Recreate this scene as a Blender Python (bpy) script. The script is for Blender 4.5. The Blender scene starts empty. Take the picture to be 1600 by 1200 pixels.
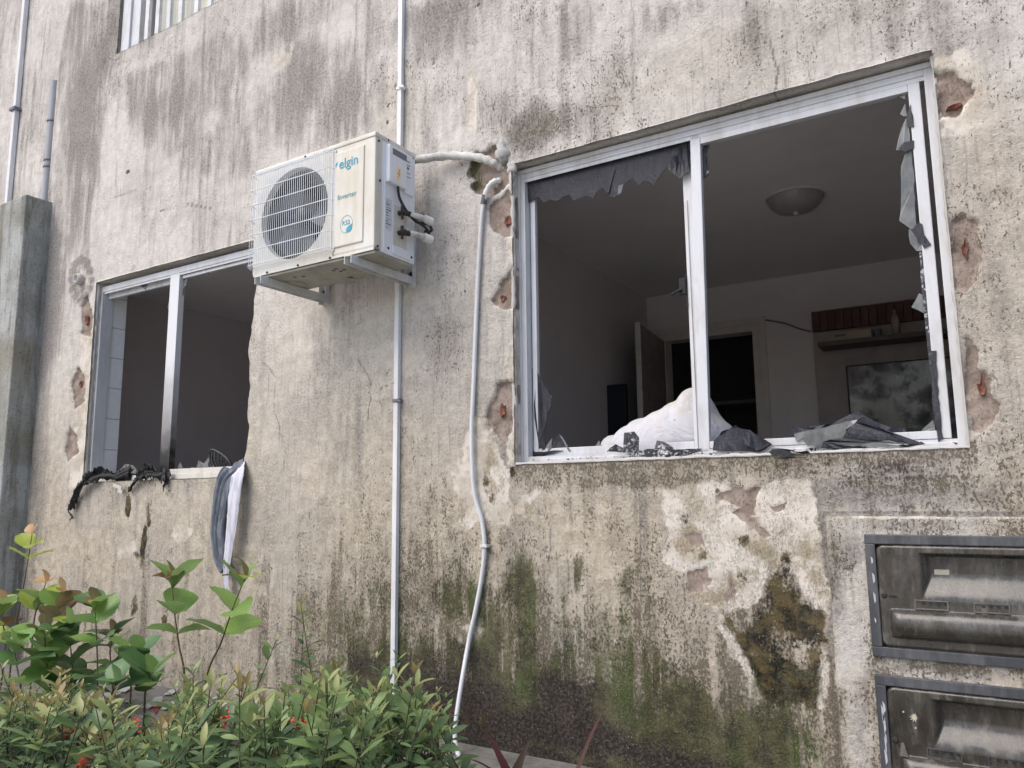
import bpy, bmesh, math, random
import numpy as np
from mathutils import Vector, Matrix, Euler

random.seed(7)
rng = np.random.RandomState(7)
scene = bpy.context.scene
COL = scene.collection
R = math.radians

# ------------------------------------------------------------------ camera
FPX, YAW, PITCH, ROLL = 1214.31, -0.552677579, 0.146786224, -0.0103228866
CAM = Vector((0.0, -2.75, 1.0))
_f = Vector((math.sin(YAW) * math.cos(PITCH), math.cos(YAW) * math.cos(PITCH), math.sin(PITCH)))
_r0 = Vector((math.cos(YAW), -math.sin(YAW), 0))
_u0 = _r0.cross(_f)
_r = _r0 * math.cos(ROLL) + _u0 * math.sin(ROLL)
_u = _u0 * math.cos(ROLL) - _r0 * math.sin(ROLL)
cam_data = bpy.data.cameras.new("camera")
cam = bpy.data.objects.new("camera", cam_data)
COL.objects.link(cam)
cam.matrix_world = Matrix.Translation(CAM) @ Matrix((_r, _u, -_f)).transposed().to_4x4()
cam_data.sensor_width = 36
cam_data.lens = FPX / 1600 * 36
cam_data.clip_start = 0.05
cam_data.clip_end = 500
scene.camera = cam

# ------------------------------------------------------------------ light
SUN_EL, SUN_AZ = 52, -28          # azimuth measured from -Y (street side) towards +X
world = bpy.data.worlds.new("World")
scene.world = world
world.use_nodes = True
wn = world.node_tree.nodes
sky = wn.new("ShaderNodeTexSky")
sky.sky_type = 'NISHITA'
sky.sun_disc = False
sky.sun_elevation = R(SUN_EL)
sky.sun_rotation = R(180 - SUN_AZ)
sky.dust_density = 3.0
sky.air_density = 1.0
bg = wn["Background"]
bg.inputs[1].default_value = 0.14
world.node_tree.links.new(sky.outputs[0], bg.inputs[0])
sun_data = bpy.data.lights.new("sun", 'SUN')
sun_data.energy = 1.3
sun_data.angle = R(48)
sun_data.color = (1.0, 0.945, 0.885)
sun = bpy.data.objects.new("sun", sun_data)
COL.objects.link(sun)
_sd = Vector((math.sin(R(SUN_AZ)) * math.cos(R(SUN_EL)), -math.cos(R(SUN_AZ)) * math.cos(R(SUN_EL)), math.sin(R(SUN_EL))))
sun.rotation_euler = _sd.to_track_quat('Z', 'Y').to_euler()
sun.location = (0, -5, 6)
scene.view_settings.view_transform = 'Standard'
scene.view_settings.look = 'None'
scene.view_settings.exposure = 0.64
scene.view_settings.gamma = 1
scene.view_settings.use_curve_mapping = False
scene.cycles.use_denoising = True
scene.cycles.max_bounces = 10
scene.cycles.diffuse_bounces = 8
scene.cycles.transparent_max_bounces = 12

# ------------------------------------------------------------------ helpers
def W(px, py, Y=0.0):
    """point at depth Y seen at a pixel of the 1600x1200 photograph"""
    d = _f + _r * ((px - 800) / FPX) - _u * ((py - 600) / FPX)
    return CAM + d * ((Y - CAM.y) / d.y)

def link(name, mesh, parent=None, mats=()):
    o = bpy.data.objects.new(name, mesh)
    COL.objects.link(o)
    for m in mats:
        mesh.materials.append(m)
    if parent is not None:
        o.parent = parent
    return o

def tag(o, label=None, cat=None, group=None, kind=None):
    if label: o["label"] = label
    if cat: o["category"] = cat
    if group: o["group"] = group
    if kind: o["kind"] = kind
    return o

def empty(name, loc=(0, 0, 0)):
    o = bpy.data.objects.new(name, None)
    o.location = loc
    o.empty_display_size = 0.1
    COL.objects.link(o)
    return o

def local(o, parent):
    """parent while keeping world coordinates of the mesh (parents are unrotated Empties)"""
    o.parent = parent
    o.location = -parent.location if o.location.length == 0 else o.location - parent.location
    return o

class MB:
    def __init__(self):
        self.v = []; self.f = []; self.m = []; self.smooth = []
    def add(self, vs, fs, mi=0, sm=False):
        b = len(self.v)
        self.v += [tuple(p) for p in vs]
        for f in fs:
            self.f.append([b + i for i in f]); self.m.append(mi); self.smooth.append(sm)
        return self
    def box(self, x0, x1, y0, y1, z0, z1, mi=0, c=0.0):
        if x1 < x0: x0, x1 = x1, x0
        if y1 < y0: y0, y1 = y1, y0
        if z1 < z0: z0, z1 = z1, z0
        c = min(c, (x1 - x0) * .45, (y1 - y0) * .45, (z1 - z0) * .45)
        return self._box(Matrix.Translation(((x0 + x1) / 2, (y0 + y1) / 2, (z0 + z1) / 2)),
                         (x1 - x0) / 2, (y1 - y0) / 2, (z1 - z0) / 2, mi, c)
    def _box(self, M, a, b, h, mi=0, c=0.0):
        if c <= 0:
            vs = [M @ Vector((sx * a, sy * b, sz * h)) for sx in (-1, 1) for sy in (-1, 1) for sz in (-1, 1)]
            fs = [(0, 1, 3, 2), (4, 6, 7, 5), (0, 4, 5, 1), (2, 3, 7, 6), (0, 2, 6, 4), (1, 5, 7, 3)]
            return self.add(vs, fs, mi)
        bm = bmesh.new()
        bmesh.ops.create_cube(bm, size=2)
        for v in bm.verts:
            v.co = Vector((v.co.x * a, v.co.y * b, v.co.z * h))
        bmesh.ops.bevel(bm, geom=bm.edges[:], offset=c, segments=2, affect='EDGES', profile=.6)
        bm.verts.index_update()
        self.add([M @ v.co for v in bm.verts], [[v.index for v in f.verts] for f in bm.faces], mi)
        bm.free()
        return self
    def beam(self, p0, p1, w, d, mi=0, c=0.0, side=(1, 0, 0)):
        """oriented box from p0 to p1, w wide along side, d deep across"""
        p0, p1 = Vector(p0), Vector(p1)
        z = (p1 - p0); L = z.length; z.normalize()
        x = Vector(side); x = (x - z * x.dot(z)).normalized()
        y = z.cross(x)
        M = Matrix((x, y, z)).transposed().to_4x4()
        M.translation = (p0 + p1) / 2
        return self._box(M, w / 2, d / 2, L / 2, mi, c)
    def tube(self, pts, r, n=10, mi=0, cap=True, radii=None):
        pts = [Vector(p) for p in pts]
        rings = []
        up = Vector((0.123, 0.3, 0.95)).normalized()
        prev = None
        for i, p in enumerate(pts):
            t = (pts[min(i + 1, len(pts) - 1)] - pts[max(i - 1, 0)])
            t = t.normalized() if t.length > 1e-9 else Vector((0, 0, 1))
            if prev is None:
                a = t.cross(up)
                if a.length < .1: a = t.cross(Vector((1, 0, 0)))
                a.normalize()
            else:
                a = (prev - t * prev.dot(t)).normalized()
            prev = a
            b = t.cross(a)
            rr = radii[i] if radii is not None else r
            rings.append([p + (a * math.cos(2 * math.pi * k / n) + b * math.sin(2 * math.pi * k / n)) * rr for k in range(n)])
        vs = [q for ring in rings for q in ring]
        fs = []
        for i in range(len(rings) - 1):
            for k in range(n):
                fs.append((i * n + k, i * n + (k + 1) % n, (i + 1) * n + (k + 1) % n, (i + 1) * n + k))
        self.add(vs, fs, mi, True)
        if cap:
            self.add(rings[0], [list(range(n))[::-1]], mi); self.add(rings[-1], [list(range(n))], mi)
        return self
    def lathe(self, prof, M=Matrix(), n=24, mi=0):
        vs = []; fs = []
        for r, z in prof:
            for k in range(n):
                a = 2 * math.pi * k / n
                vs.append(M @ Vector((r * math.cos(a), r * math.sin(a), z)))
        for i in range(len(prof) - 1):
            for k in range(n):
                fs.append((i * n + k, i * n + (k + 1) % n, (i + 1) * n + (k + 1) % n, (i + 1) * n + k))
        return self.add(vs, fs, mi, True)
    def prism(self, poly, y0, y1, mi=0):
        """polygon of (x, z) extruded along y"""
        n = len(poly)
        vs = [(x, y0, z) for x, z in poly] + [(x, y1, z) for x, z in poly]
        fs = [list(range(n)), list(range(2 * n - 1, n - 1, -1))]
        fs += [(i, i + n, (i + 1) % n + n, (i + 1) % n) for i in range(n)]
        return self.add(vs, fs, mi)
    def mesh(self, name):
        me = bpy.data.meshes.new(name)
        me.from_pydata(self.v, [], self.f)
        me.polygons.foreach_set("material_index", self.m)
        me.polygons.foreach_set("use_smooth", self.smooth)
        bm = bmesh.new(); bm.from_mesh(me)
        bmesh.ops.recalc_face_normals(bm, faces=bm.faces[:])
        bm.to_mesh(me); bm.free()
        me.update()
        return me
    def build(self, name, mats, parent=None):
        if not isinstance(mats, (list, tuple)): mats = [mats]
        o = link(name, self.mesh(name), None, mats)
        if parent is not None:
            o.parent = parent
            o.location = -Vector(world_loc(parent))
        return o

def world_loc(o):
    p = Vector(o.location)
    while o.parent is not None:
        o = o.parent
        p = p + Vector(o.location)
    return p

def bez(pts, n=8):
    """Catmull-Rom through points"""
    pts = [Vector(p) for p in pts]
    out = []
    P = [2 * pts[0] - pts[1]] + pts + [2 * pts[-1] - pts[-2]]
    for i in range(1, len(P) - 2):
        for k in range(n):
            t = k / n
            a, b, c, d = P[i - 1], P[i], P[i + 1], P[i + 2]
            out.append(0.5 * ((2 * b) + (c - a) * t + (2 * a - 5 * b + 4 * c - d) * t * t + (3 * b - a - 3 * c + d) * t ** 3))
    out.append(pts[-1])
    return out

# ---- node helper
class N:
    def __init__(self, name):
        self.m = bpy.data.materials.new(name)
        self.m.use_nodes = True
        self.t = self.m.node_tree
        self.n = self.t.nodes
        self.b = self.n["Principled BSDF"]
        self.out = self.n["Material Output"]
        self._c = {}
    def ln(self, a, b): self.t.links.new(a, b)
    def put(self, sock, v):
        if isinstance(v, bpy.types.NodeSocket): self.ln(v, sock)
        elif isinstance(v, (tuple, list)):
            if len(v) == 3 and len(sock.default_value) == 4: v = (*v, 1)
            sock.default_value = v
        else: sock.default_value = v
    def coord(self, kind="Object"):
        if kind not in self._c: self._c[kind] = self.n.new("ShaderNodeTexCoord").outputs[kind]
        return self._c[kind]
    def mapped(self, scale=(1, 1, 1), kind="Object", loc=(0, 0, 0)):
        key = (tuple(scale), kind, tuple(loc))
        if key not in self._c:
            mp = self.n.new("ShaderNodeMapping")
            mp.inputs["Scale"].default_value = scale
            mp.inputs["Location"].default_value = loc
            self.ln(self.coord(kind), mp.inputs[0])
            self._c[key] = mp.outputs[0]
        return self._c[key]
    def noise(self, scale, detail=4, rough=.55, vec=None, dist=0):
        t = self.n.new("ShaderNodeTexNoise")
        t.inputs["Scale"].default_value = scale
        t.inputs["Detail"].default_value = detail
        t.inputs["Roughness"].default_value = rough
        t.inputs["Distortion"].default_value = dist
        self.ln(vec if vec is not None else self.coord(), t.inputs["Vector"])
        return t.outputs["Fac"]
    def voronoi(self, scale, vec=None, feature='F1', out="Distance"):
        t = self.n.new("ShaderNodeTexVoronoi")
        t.feature = feature
        t.inputs["Scale"].default_value = scale
        self.ln(vec if vec is not None else self.coord(), t.inputs["Vector"])
        return t.outputs[out]
    def math(self, op, a, b=0.0, clamp=False):
        t = self.n.new("ShaderNodeMath"); t.operation = op; t.use_clamp = clamp
        self.put(t.inputs[0], a); self.put(t.inputs[1], b)
        return t.outputs[0]
    def ramp(self, v, a, b, lo=0.0, hi=1.0):
        t = self.n.new("ShaderNodeMapRange"); t.interpolation_type = 'SMOOTHSTEP'
        self.put(t.inputs[0], v); self.put(t.inputs[1], a); self.put(t.inputs[2], b)
        self.put(t.inputs[3], lo); self.put(t.inputs[4], hi)
        return t.outputs[0]
    def mix(self, f, a, b, mode='MIX'):
        t = self.n.new("ShaderNodeMix"); t.data_type = 'RGBA'; t.blend_type = mode
        self.put(t.inputs[0], f); self.put(t.inputs[6], a); self.put(t.inputs[7], b)
        return t.outputs[2]
    def attr(self, name):
        t = self.n.new("ShaderNodeAttribute"); t.attribute_name = name
        s = self.n.new("ShaderNodeSeparateColor"); self.ln(t.outputs["Color"], s.inputs[0])
        return s.outputs[0], s.outputs[1], s.outputs[2], t.outputs["Alpha"]
    def bump(self, h, strength=.5, dist=.002, prev=None):
        t = self.n.new("ShaderNodeBump")
        t.inputs["Strength"].default_value = strength
        t.inputs["Distance"].default_value = dist
        self.ln(h, t.inputs["Height"])
        if prev is not None: self.ln(prev, t.inputs["Normal"])
        return t.outputs[0]
    def rnd(self):
        return self.n.new("ShaderNodeObjectInfo").outputs["Random"]
    def set(self, **k):
        names = dict(col="Base Color", rough="Roughness", metal="Metallic", spec="Specular IOR Level", normal="Normal",
                     coat="Coat Weight", alpha="Alpha", trans="Transmission Weight")
        for a, v in k.items(): self.put(self.b.inputs[names[a]], v)
        return self

def simple(name, col, rough=.6, dirt=None, dirt_amt=.3, dscale=12, metal=0, bump=0.0, bscale=60, spec=.5, coat=0, streak=False):
    m = N(name)
    dirt = dirt or tuple(c * .55 for c in col)
    vec = m.mapped((1, 1, .25)) if streak else m.coord()
    n = m.noise(dscale, 6, .65, vec)
    n2 = m.noise(dscale * 6, 3, .6, vec)
    f = m.ramp(m.math('ADD', m.math('MULTIPLY', n, .7), m.math('MULTIPLY', n2, .3)), .42, .68, 0, dirt_amt)
    m.set(col=m.mix(f, col, dirt), rough=m.ramp(n, .3, .7, max(rough - .08, 0.02), min(rough + .12, 1)), metal=metal, spec=spec, coat=coat)
    if bump: m.set(normal=m.bump(m.noise(bscale, 4, .6), bump, .002))
    return m.m

# ------------------------------------------------------------------ stained plaster
def plaster_material():
    m = N("stained_plaster")
    grime, moss, mold, white = m.attr("stain_a")
    bare, warm, purple, wash = m.attr("stain_b")
    sv = m.mapped((1, 1, .16))
    sv2 = m.mapped((1, 1, .06))
    cloud = m.noise(1.8, 6, .6)
    fine = m.noise(16, 7, .65)
    gran = m.noise(75, 5, .68)                    # stucco grain, about 1 cm
    gran2 = m.noise(230, 3, .6)
    streak = m.noise(22, 6, .65, sv)
    streak_b = m.noise(70, 4, .6, sv2)
    mid = m.noise(5.5, 6, .68)
    blot = m.noise(3.2, 5, .6, m.mapped((1, 1, .45)))
    # clean paint, pinkish above and warm beige below
    cool = m.mix(m.ramp(fine, .35, .65), (.67, .635, .60), (.555, .525, .495))
    warmc = m.mix(m.ramp(fine, .35, .65), (.52, .458, .365), (.37, .318, .245))
    col = m.mix(warm, cool, warmc)
    col = m.mix(m.ramp(cloud, .42, .66, 0, .45), col, (.36, .335, .315))
    col = m.mix(m.ramp(mid, .52, .66, 0, .35), col, (.64, .59, .53))
    col = m.mix(m.ramp(gran, .52, .68, 0, .40), col, (.70, .64, .57))
    rough_zone = m.ramp(m.noise(2.6, 4, .6, m.mapped((1, 1, 1), loc=(9, 3, 1))), .40, .62, .25, 1.0)
    col = m.mix(m.math('MULTIPLY', m.ramp(gran, .48, .34, 0, .50), rough_zone), col, (.24, .21, .175))
    # soft grey runoff and the pier's painted shadow, broken into vertical streaks and blots
    wn = m.math('ADD', wash, m.math('MULTIPLY', m.math('SUBTRACT', m.math('ADD', m.math('MULTIPLY', streak, .5), m.math('MULTIPLY', blot, .5)), .5), 2.2))
    w1 = m.math('MULTIPLY', m.ramp(wn, .12, .80), m.ramp(wash, .0, .25))
    col = m.mix(m.math('MULTIPLY', w1, .78), col, m.mix(m.ramp(gran, .38, .62), (.115, .108, .104), (.27, .25, .235)))
    # thin drips all over
    dr = m.math('MULTIPLY', m.ramp(streak_b, .54, .68), m.ramp(cloud, .38, .6, .05, .42))
    col = m.mix(dr, col, (.17, .15, .125))
    # lichen-like dark specks, denser where grime is painted
    th = m.math('SUBTRACT', .655, m.math('MULTIPLY', grime, .195))
    gvec = m.mapped((1, 1, .62))
    g1 = m.noise(125, 5, .68, gvec)
    g2 = m.noise(30, 4, .6, gvec)
    gg = m.math('ADD', m.math('MULTIPLY', g1, .68), m.math('MULTIPLY', g2, .32))
    sp = m.ramp(gg, th, m.math('ADD', th, .055))
    gcol = m.mix(m.ramp(fine, .4, .6), (.085, .074, .055), (.15, .122, .082))
    col = m.mix(m.math('MULTIPLY', sp, .84), col, gcol)
    col = m.mix(m.math('MULTIPLY', m.ramp(m.math('ADD', grime, m.math('MULTIPLY', m.math('SUBTRACT', mid, .5), 1.2)), .45, .95), .46), col, (.165, .135, .095))
    # bright grains worn clean
    col = m.mix(m.ramp(gran2, .58, .70, 0, .35), col, (.62, .57, .50))
    # peeled white putty, plus the highlight painted along the meter band
    wedge = m.math('ADD', white, m.math('ADD', m.math('MULTIPLY', m.math('SUBTRACT', fine, .5), 1.1), m.math('MULTIPLY', m.math('SUBTRACT', g1, .5), .5)))
    wm = m.ramp(wedge, .36, .60)
    wcol = m.mix(m.ramp(m.noise(9, 5, .6), .42, .62), (.66, .61, .55), (.48, .43, .36))
    wcol = m.mix(m.ramp(m.noise(7, 6, .7, m.mapped((1, 1, .8), loc=(3, 1, 2))), .50, .60, 0, m.math('MULTIPLY', warm, .9)), wcol, m.mix(m.ramp(g1, .4, .6), (.15, .125, .075), (.42, .35, .25)))
    wcol = m.mix(m.ramp(gran2, .56, .68, 0, .4), wcol, (.30, .26, .2))
    wcol = m.mix(m.math('MULTIPLY', m.ramp(m.noise(11, 4, .6, m.mapped((1, 1, 1), loc=(4, 2, 7))), .60, .70), .5), wcol, (.33, .40, .32))
    col = m.mix(m.math('MULTIPLY', wm, .94), col, wcol)
    # rendering laid bare
    bedge = m.math('ADD', bare, m.math('MULTIPLY', m.math('SUBTRACT', m.noise(45, 5, .7), .5), .9))
    bmk = m.ramp(bedge, .42, .52)
    bcol = m.mix(m.ramp(fine, .35, .65), (.34, .275, .235), (.22, .175, .145))
    bcol = m.mix(m.ramp(gran, .5, .7, 0, .5), bcol, (.40, .34, .295))
    bcol = m.mix(m.ramp(m.noise(55, 4, .6), .6, .7, 0, .6), bcol, (.11, .085, .07))
    col = m.mix(bmk, col, bcol)
    # moss
    mn = m.math('ADD', moss, m.math('MULTIPLY', m.math('SUBTRACT', m.math('ADD', m.math('MULTIPLY', streak, .30), m.math('ADD', m.math('MULTIPLY', gg, .40), m.math('MULTIPLY', mid, .30))), .5), 2.6))
    mcol = m.mix(m.ramp(fine, .38, .62), (.030, .032, .015), (.090, .088, .040))
    mcol = m.mix(m.ramp(m.noise(4.5, 4), .50, .66, 0, .75), mcol, (.060, .088, .022))
    mcol = m.mix(m.ramp(gran2, .52, .68, 0, .6), mcol, (.22, .20, .12))
    col = m.mix(m.math('MULTIPLY', m.math('MULTIPLY', m.ramp(mn, .28, .78), m.ramp(moss, .02, .3)), .93), col, mcol)
    # damp purple-brown
    pm = m.math('ADD', purple, m.math('MULTIPLY', m.math('SUBTRACT', m.math('ADD', m.math('MULTIPLY', gg, .6), m.math('MULTIPLY', mid, .4)), .5), 2.0))
    col = m.mix(m.math('MULTIPLY', m.ramp(pm, .22, .72), m.ramp(purple, .02, .3, 0, .95)), col, m.mix(m.ramp(gran, .4, .65), (.024, .020, .020), (.085, .068, .058)))
    # black-brown mould
    kn = m.math('ADD', mold, m.math('MULTIPLY', m.math('SUBTRACT', m.math('ADD', m.math('MULTIPLY', fine, .6), m.math('MULTIPLY', g1, .4)), .5), 2.2))
    kcol = m.mix(m.ramp(m.noise(13, 6, .72), .42, .60), (.012, .012, .009), (.12, .090, .040))
    col = m.mix(m.math('MULTIPLY', m.math('MULTIPLY', m.ramp(kn, .34, .72), m.ramp(mold, .05, .25)), .94), col, kcol)
    # bright lime grains scattered over the damp parts
    col = m.mix(m.math('MULTIPLY', m.ramp(m.noise(150, 3, .6), .66, .72), m.ramp(m.math('ADD', moss, m.math('ADD', purple, mold)), .1, .5, 0, .8)), col, (.50, .46, .38))
    m.set(col=col, rough=m.ramp(moss, 0, 1, .92, .8), spec=.22)
    sm = m.math('MULTIPLY', m.math('SUBTRACT', 1.0, m.math('MULTIPLY', wm, .8)), m.math('SUBTRACT', 1.0, m.math('MULTIPLY', bmk, .5)))
    h = m.math('MULTIPLY', m.math('ADD', m.math('MULTIPLY', gran, 1.2), m.math('MULTIPLY', gran2, .5)), m.math('MULTIPLY', m.ramp(sm, 0, 1, .25, 1.0), m.ramp(rough_zone, .25, 1.0, .55, 1.0)))
    h = m.math('SUBTRACT', m.math('ADD', h, m.math('MULTIPLY', wm, .45)), m.math('MULTIPLY', sp, .3))
    m.set(normal=m.bump(h, .9, .007))
    return m.m

M = {}
M['plaster'] = plaster_material()
M['white_alu'] = simple("white_aluminium", (.60, .615, .65), .38, (.36, .325, .27), .5, 9, bump=.15, bscale=30, streak=True)
M['frame_dirty'] = simple("dirty_white_aluminium", (.62, .60, .56), .45, (.30, .27, .22), .55, 10, streak=True)
M['burnt'] = simple("burnt_black", (.012, .012, .014), .75, (.035, .035, .04), .5, 20, bump=.8, bscale=120)
M['ac_cream'] = simple("aged_cream_enamel", (.66, .655, .62), .42, (.46, .38, .24), .62, 3.5, streak=True)
M['ac_white'] = simple("white_enamel", (.76, .79, .84), .38, (.52, .52, .50), .30, 7, streak=True)
M['ac_under'] = simple("grey_galvanised_pan", (.36, .35, .30), .6, (.16, .15, .12), .6, 9)
M['ac_dark'] = simple("dark_coil", (.014, .017, .032), .6, (.03, .034, .05), .6, 14)
M['fan'] = simple("dark_fan_plastic", (.035, .040, .060), .45, (.03, .034, .045), .5, 14)
M['black_rubber'] = simple("black_rubber", (.012, .013, .018), .5, (.03, .03, .03), .4, 20)
M['brass_dark'] = simple("oxidised_brass", (.05, .045, .045), .5, (.02, .02, .02), .5, 20, metal=.5)
M['pvc'] = simple("white_pvc", (.74, .75, .78), .45, (.36, .34, .30), .40, 8, streak=True)
M['insul'] = simple("dirty_foam_insulation", (.62, .61, .58), .8, (.19, .17, .14), .75, 11, bump=.6, bscale=50)
M['tape_white'] = simple("white_tape", (.70, .69, .67), .55, (.40, .36, .32), .4, 20)
M['grey_rubber'] = simple("grey_tape", (.10, .11, .12), .5)
M['steel_bracket'] = simple("white_painted_steel", (.64, .65, .66), .4, (.30, .29, .27), .45, 14)
M['blue'] = simple("blue_print", (.03, .30, .42), .5, dirt_amt=.1)
M['teal_light'] = simple("teal_print", (.16, .38, .42), .5, dirt_amt=.1)
M['orange'] = simple("orange_print", (.75, .25, .05), .5, dirt_amt=.1)
M['sticker'] = simple("cream_sticker", (.80, .72, .52), .5, dirt_amt=.15)
M['paper'] = simple("white_label", (.60, .63, .67), .5, (.40, .41, .45), .3, 30)
M['ink'] = simple("grey_ink", (.16, .17, .20), .6, dirt_amt=.1)
M['concrete'] = simple("weathered_concrete", (.30, .30, .27), .9, (.10, .105, .07), .95, 3.0, bump=.8, bscale=45, streak=True)
M['path'] = simple("sunlit_pale_concrete", (.50, .48, .44), .9, (.36, .34, .30), .6, 3)  # sun on the unseen path put into a paler colour, for bounce light
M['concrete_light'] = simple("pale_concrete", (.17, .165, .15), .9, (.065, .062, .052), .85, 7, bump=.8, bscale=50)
def pier_material():
    m = N("mossy_pier_concrete")
    st = m.noise(14, 6, .68, m.mapped((1, 1, .12))); cl = m.noise(2.2, 6, .65); fi = m.noise(60, 5, .7)
    col = m.mix(m.ramp(cl, .38, .62), (.40, .41, .41), (.27, .275, .25))
    col = m.mix(m.ramp(st, .46, .62, 0, .75), col, (.15, .15, .125))
    col = m.mix(m.ramp(m.noise(1.1, 5, .6, m.mapped((1, 1, 1), loc=(2, 5, 3))), .48, .62, 0, .6), col, (.21, .19, .14))
    col = m.mix(m.ramp(fi, .56, .66, 0, .6), col, (.07, .07, .06))
    col = m.mix(m.ramp(fi, .40, .30, 0, .5), col, (.42, .42, .40))
    m.set(col=col, rough=.92, spec=.2, normal=m.bump(fi, .7, .005))
    return m.m
M['pier'] = pier_material()
M['soil'] = simple("dark_soil", (.05, .038, .026), .95, (.02, .017, .012), .6, 20, bump=1, bscale=60)
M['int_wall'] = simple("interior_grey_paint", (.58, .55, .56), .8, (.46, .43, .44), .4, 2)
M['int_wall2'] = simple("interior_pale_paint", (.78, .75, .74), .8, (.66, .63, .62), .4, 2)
M['ceil'] = simple("interior_ceiling_paint", (.74, .72, .73), .9, (.62, .60, .61), .5, 1.5, bump=.3, bscale=70)
M['int_floor'] = simple("interior_floor_tiles", (.42, .39, .36), .5)
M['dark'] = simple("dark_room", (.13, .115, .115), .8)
M['door'] = simple("brown_door_paint", (.26, .225, .22), .5)
M['doorframe'] = simple("cream_door_frame", (.70, .66, .62), .55)
M['panelm'] = simple("media_panel_paint", (.40, .355, .35), .55)
M['tile'] = simple("white_glazed_tile", (.82, .83, .86), .25, (.70, .70, .70), .3, 5)
M['terracotta'] = simple("broken_terracotta", (.24, .095, .065), .95, (.12, .07, .055), .9, 30, bump=1, bscale=90)
M['cement_lump'] = simple("grey_cement_lump", (.42, .41, .39), .9, (.26, .25, .235), .6, 18, bump=1, bscale=60)
M['putty'] = simple("white_putty", (.48, .47, .46), .8, (.38, .35, .30), .5, 12, bump=.8, bscale=60)
M['bulb'] = simple("milky_glass_shade", (.34, .32, .32), .35)
M['lid_black'] = simple("lid_frame_grey", (.050, .054, .063), .42, (.20, .20, .205), .45, 9, bump=.3, streak=True)

def film_material():
    m = N("dark_window_film")
    n = m.noise(18, 5, .65); f = m.noise(150, 3, .7)
    dust_gleam = m.math('MULTIPLY', m.ramp(n, .40, .68), m.ramp(f, .42, .62))
    col = m.mix(m.math('MULTIPLY', dust_gleam, .5), m.mix(m.rnd(), (.030, .030, .040), (.016, .018, .028)), (.13, .13, .15))
    m.set(col=col, rough=m.ramp(n, .3, .7, .35, .65), spec=.35, normal=m.bump(m.noise(35, 4, .6), .35, .004))
    return m.m
def glitter_material():
    m = N("crushed_glass_on_film")
    v = m.voronoi(140, out="Color"); s = m.n.new("ShaderNodeSeparateColor"); m.ln(v, s.inputs[0])
    f = m.ramp(s.outputs[0], .62, .8)
    m.set(col=m.mix(m.math('MULTIPLY', f, m.ramp(m.noise(22, 3), .35, .6)), (.035, .035, .042), (.42, .43, .45)), rough=.35, normal=m.bump(s.outputs[1], .8, .004))
    return m.m
def glass_material():
    m = N("broken_glass")
    m.set(col=m.mix(m.ramp(m.noise(20, 4), .4, .65), (.22, .23, .23), (.14, .15, .155)), rough=.22, spec=.7)
    tr = m.n.new("ShaderNodeBsdfTransparent"); tr.inputs[0].default_value = (.80, .83, .83, 1)
    mx = m.n.new("ShaderNodeMixShader"); mx.inputs[0].default_value = .74
    m.ln(tr.outputs[0], mx.inputs[1]); m.ln(m.b.outputs[0], mx.inputs[2]); m.ln(mx.outputs[0], m.out.inputs[0])
    return m.m
M['film'] = film_material(); M['glitter'] = glitter_material(); M['glass'] = glass_material()

def cloth_material(name, a, b, s=26):
    m = N(name)
    n = m.noise(s, 5, .6, m.mapped((1, 1, .35)))
    m.set(col=m.mix(m.ramp(n, .4, .62), a, b), rough=.9, spec=.1, normal=m.bump(m.noise(420, 2), .3, .001))
    return m.m
M['cloth_grey'] = cloth_material("blue_grey_cloth", (.20, .22, .26), (.115, .13, .155))
M['cloth_white'] = cloth_material("white_cloth", (.62, .62, .70), (.48, .48, .56))
def pillow_material():
    m = N("stained_white_cotton")
    n = m.noise(7, 4, .6)
    col = m.mix(m.ramp(n, .50, .72, 0, .55), (.55, .545, .58), (.46, .42, .31))
    col = m.mix(m.ramp(m.voronoi(16), .05, .09, .7, 0), col, (.30, .27, .22))
    m.set(col=col, rough=.9, spec=.1, normal=m.bump(m.noise(90, 3), .25, .004, m.bump(m.ramp(m.math('ABSOLUTE', m.math('SUBTRACT', m.noise(6, 3, .5, dist=1.5), .5)), 0, .08), .30, .006)))
    return m.m
M['pillow'] = pillow_material()

# ------------------------------------------------------------------ numeric noise + stain painting
def vnoise(X, Z, s, seed):
    g = np.random.RandomState(seed).rand(256, 256)
    x = X * s + 100.3; z = Z * s + 57.7
    xi = np.floor(x).astype(int); zi = np.floor(z).astype(int)
    fx = x - xi; fz = z - zi
    fx = fx * fx * (3 - 2 * fx); fz = fz * fz * (3 - 2 * fz)
    a = g[xi % 256, zi % 256]; b = g[(xi + 1) % 256, zi % 256]; c = g[xi % 256, (zi + 1) % 256]; d = g[(xi + 1) % 256, (zi + 1) % 256]
    return (a * (1 - fx) + b * fx) * (1 - fz) + (c * (1 - fx) + d * fx) * fz
def fbm(X, Z, s, seed, oct=4, rough=.5):
    o = 0; amp = 1; tot = 0
    for i in range(oct):
        o = o + amp * vnoise(X, Z, s * 2 ** i, seed + i); tot += amp; amp *= rough
    return o / tot - .5
def sstep(a, b, x):
    t = np.clip((x - a) / (b - a), 0, 1)
    return t * t * (3 - 2 * t)

# openings (x0, x1, z0, z1)
RW = (-1.690, -0.060, 1.140, 2.450)
LW = (-4.862, -3.320, 1.130, 2.420)
UW = (-4.810, -3.300, 4.000, 5.200)
MB1 = (-0.362, 0.230, 0.517, 0.868)
MB2 = (-0.362, 0.230, 0.092, 0.443)
THICK = 0.17
STEPX = -5.55

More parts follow.
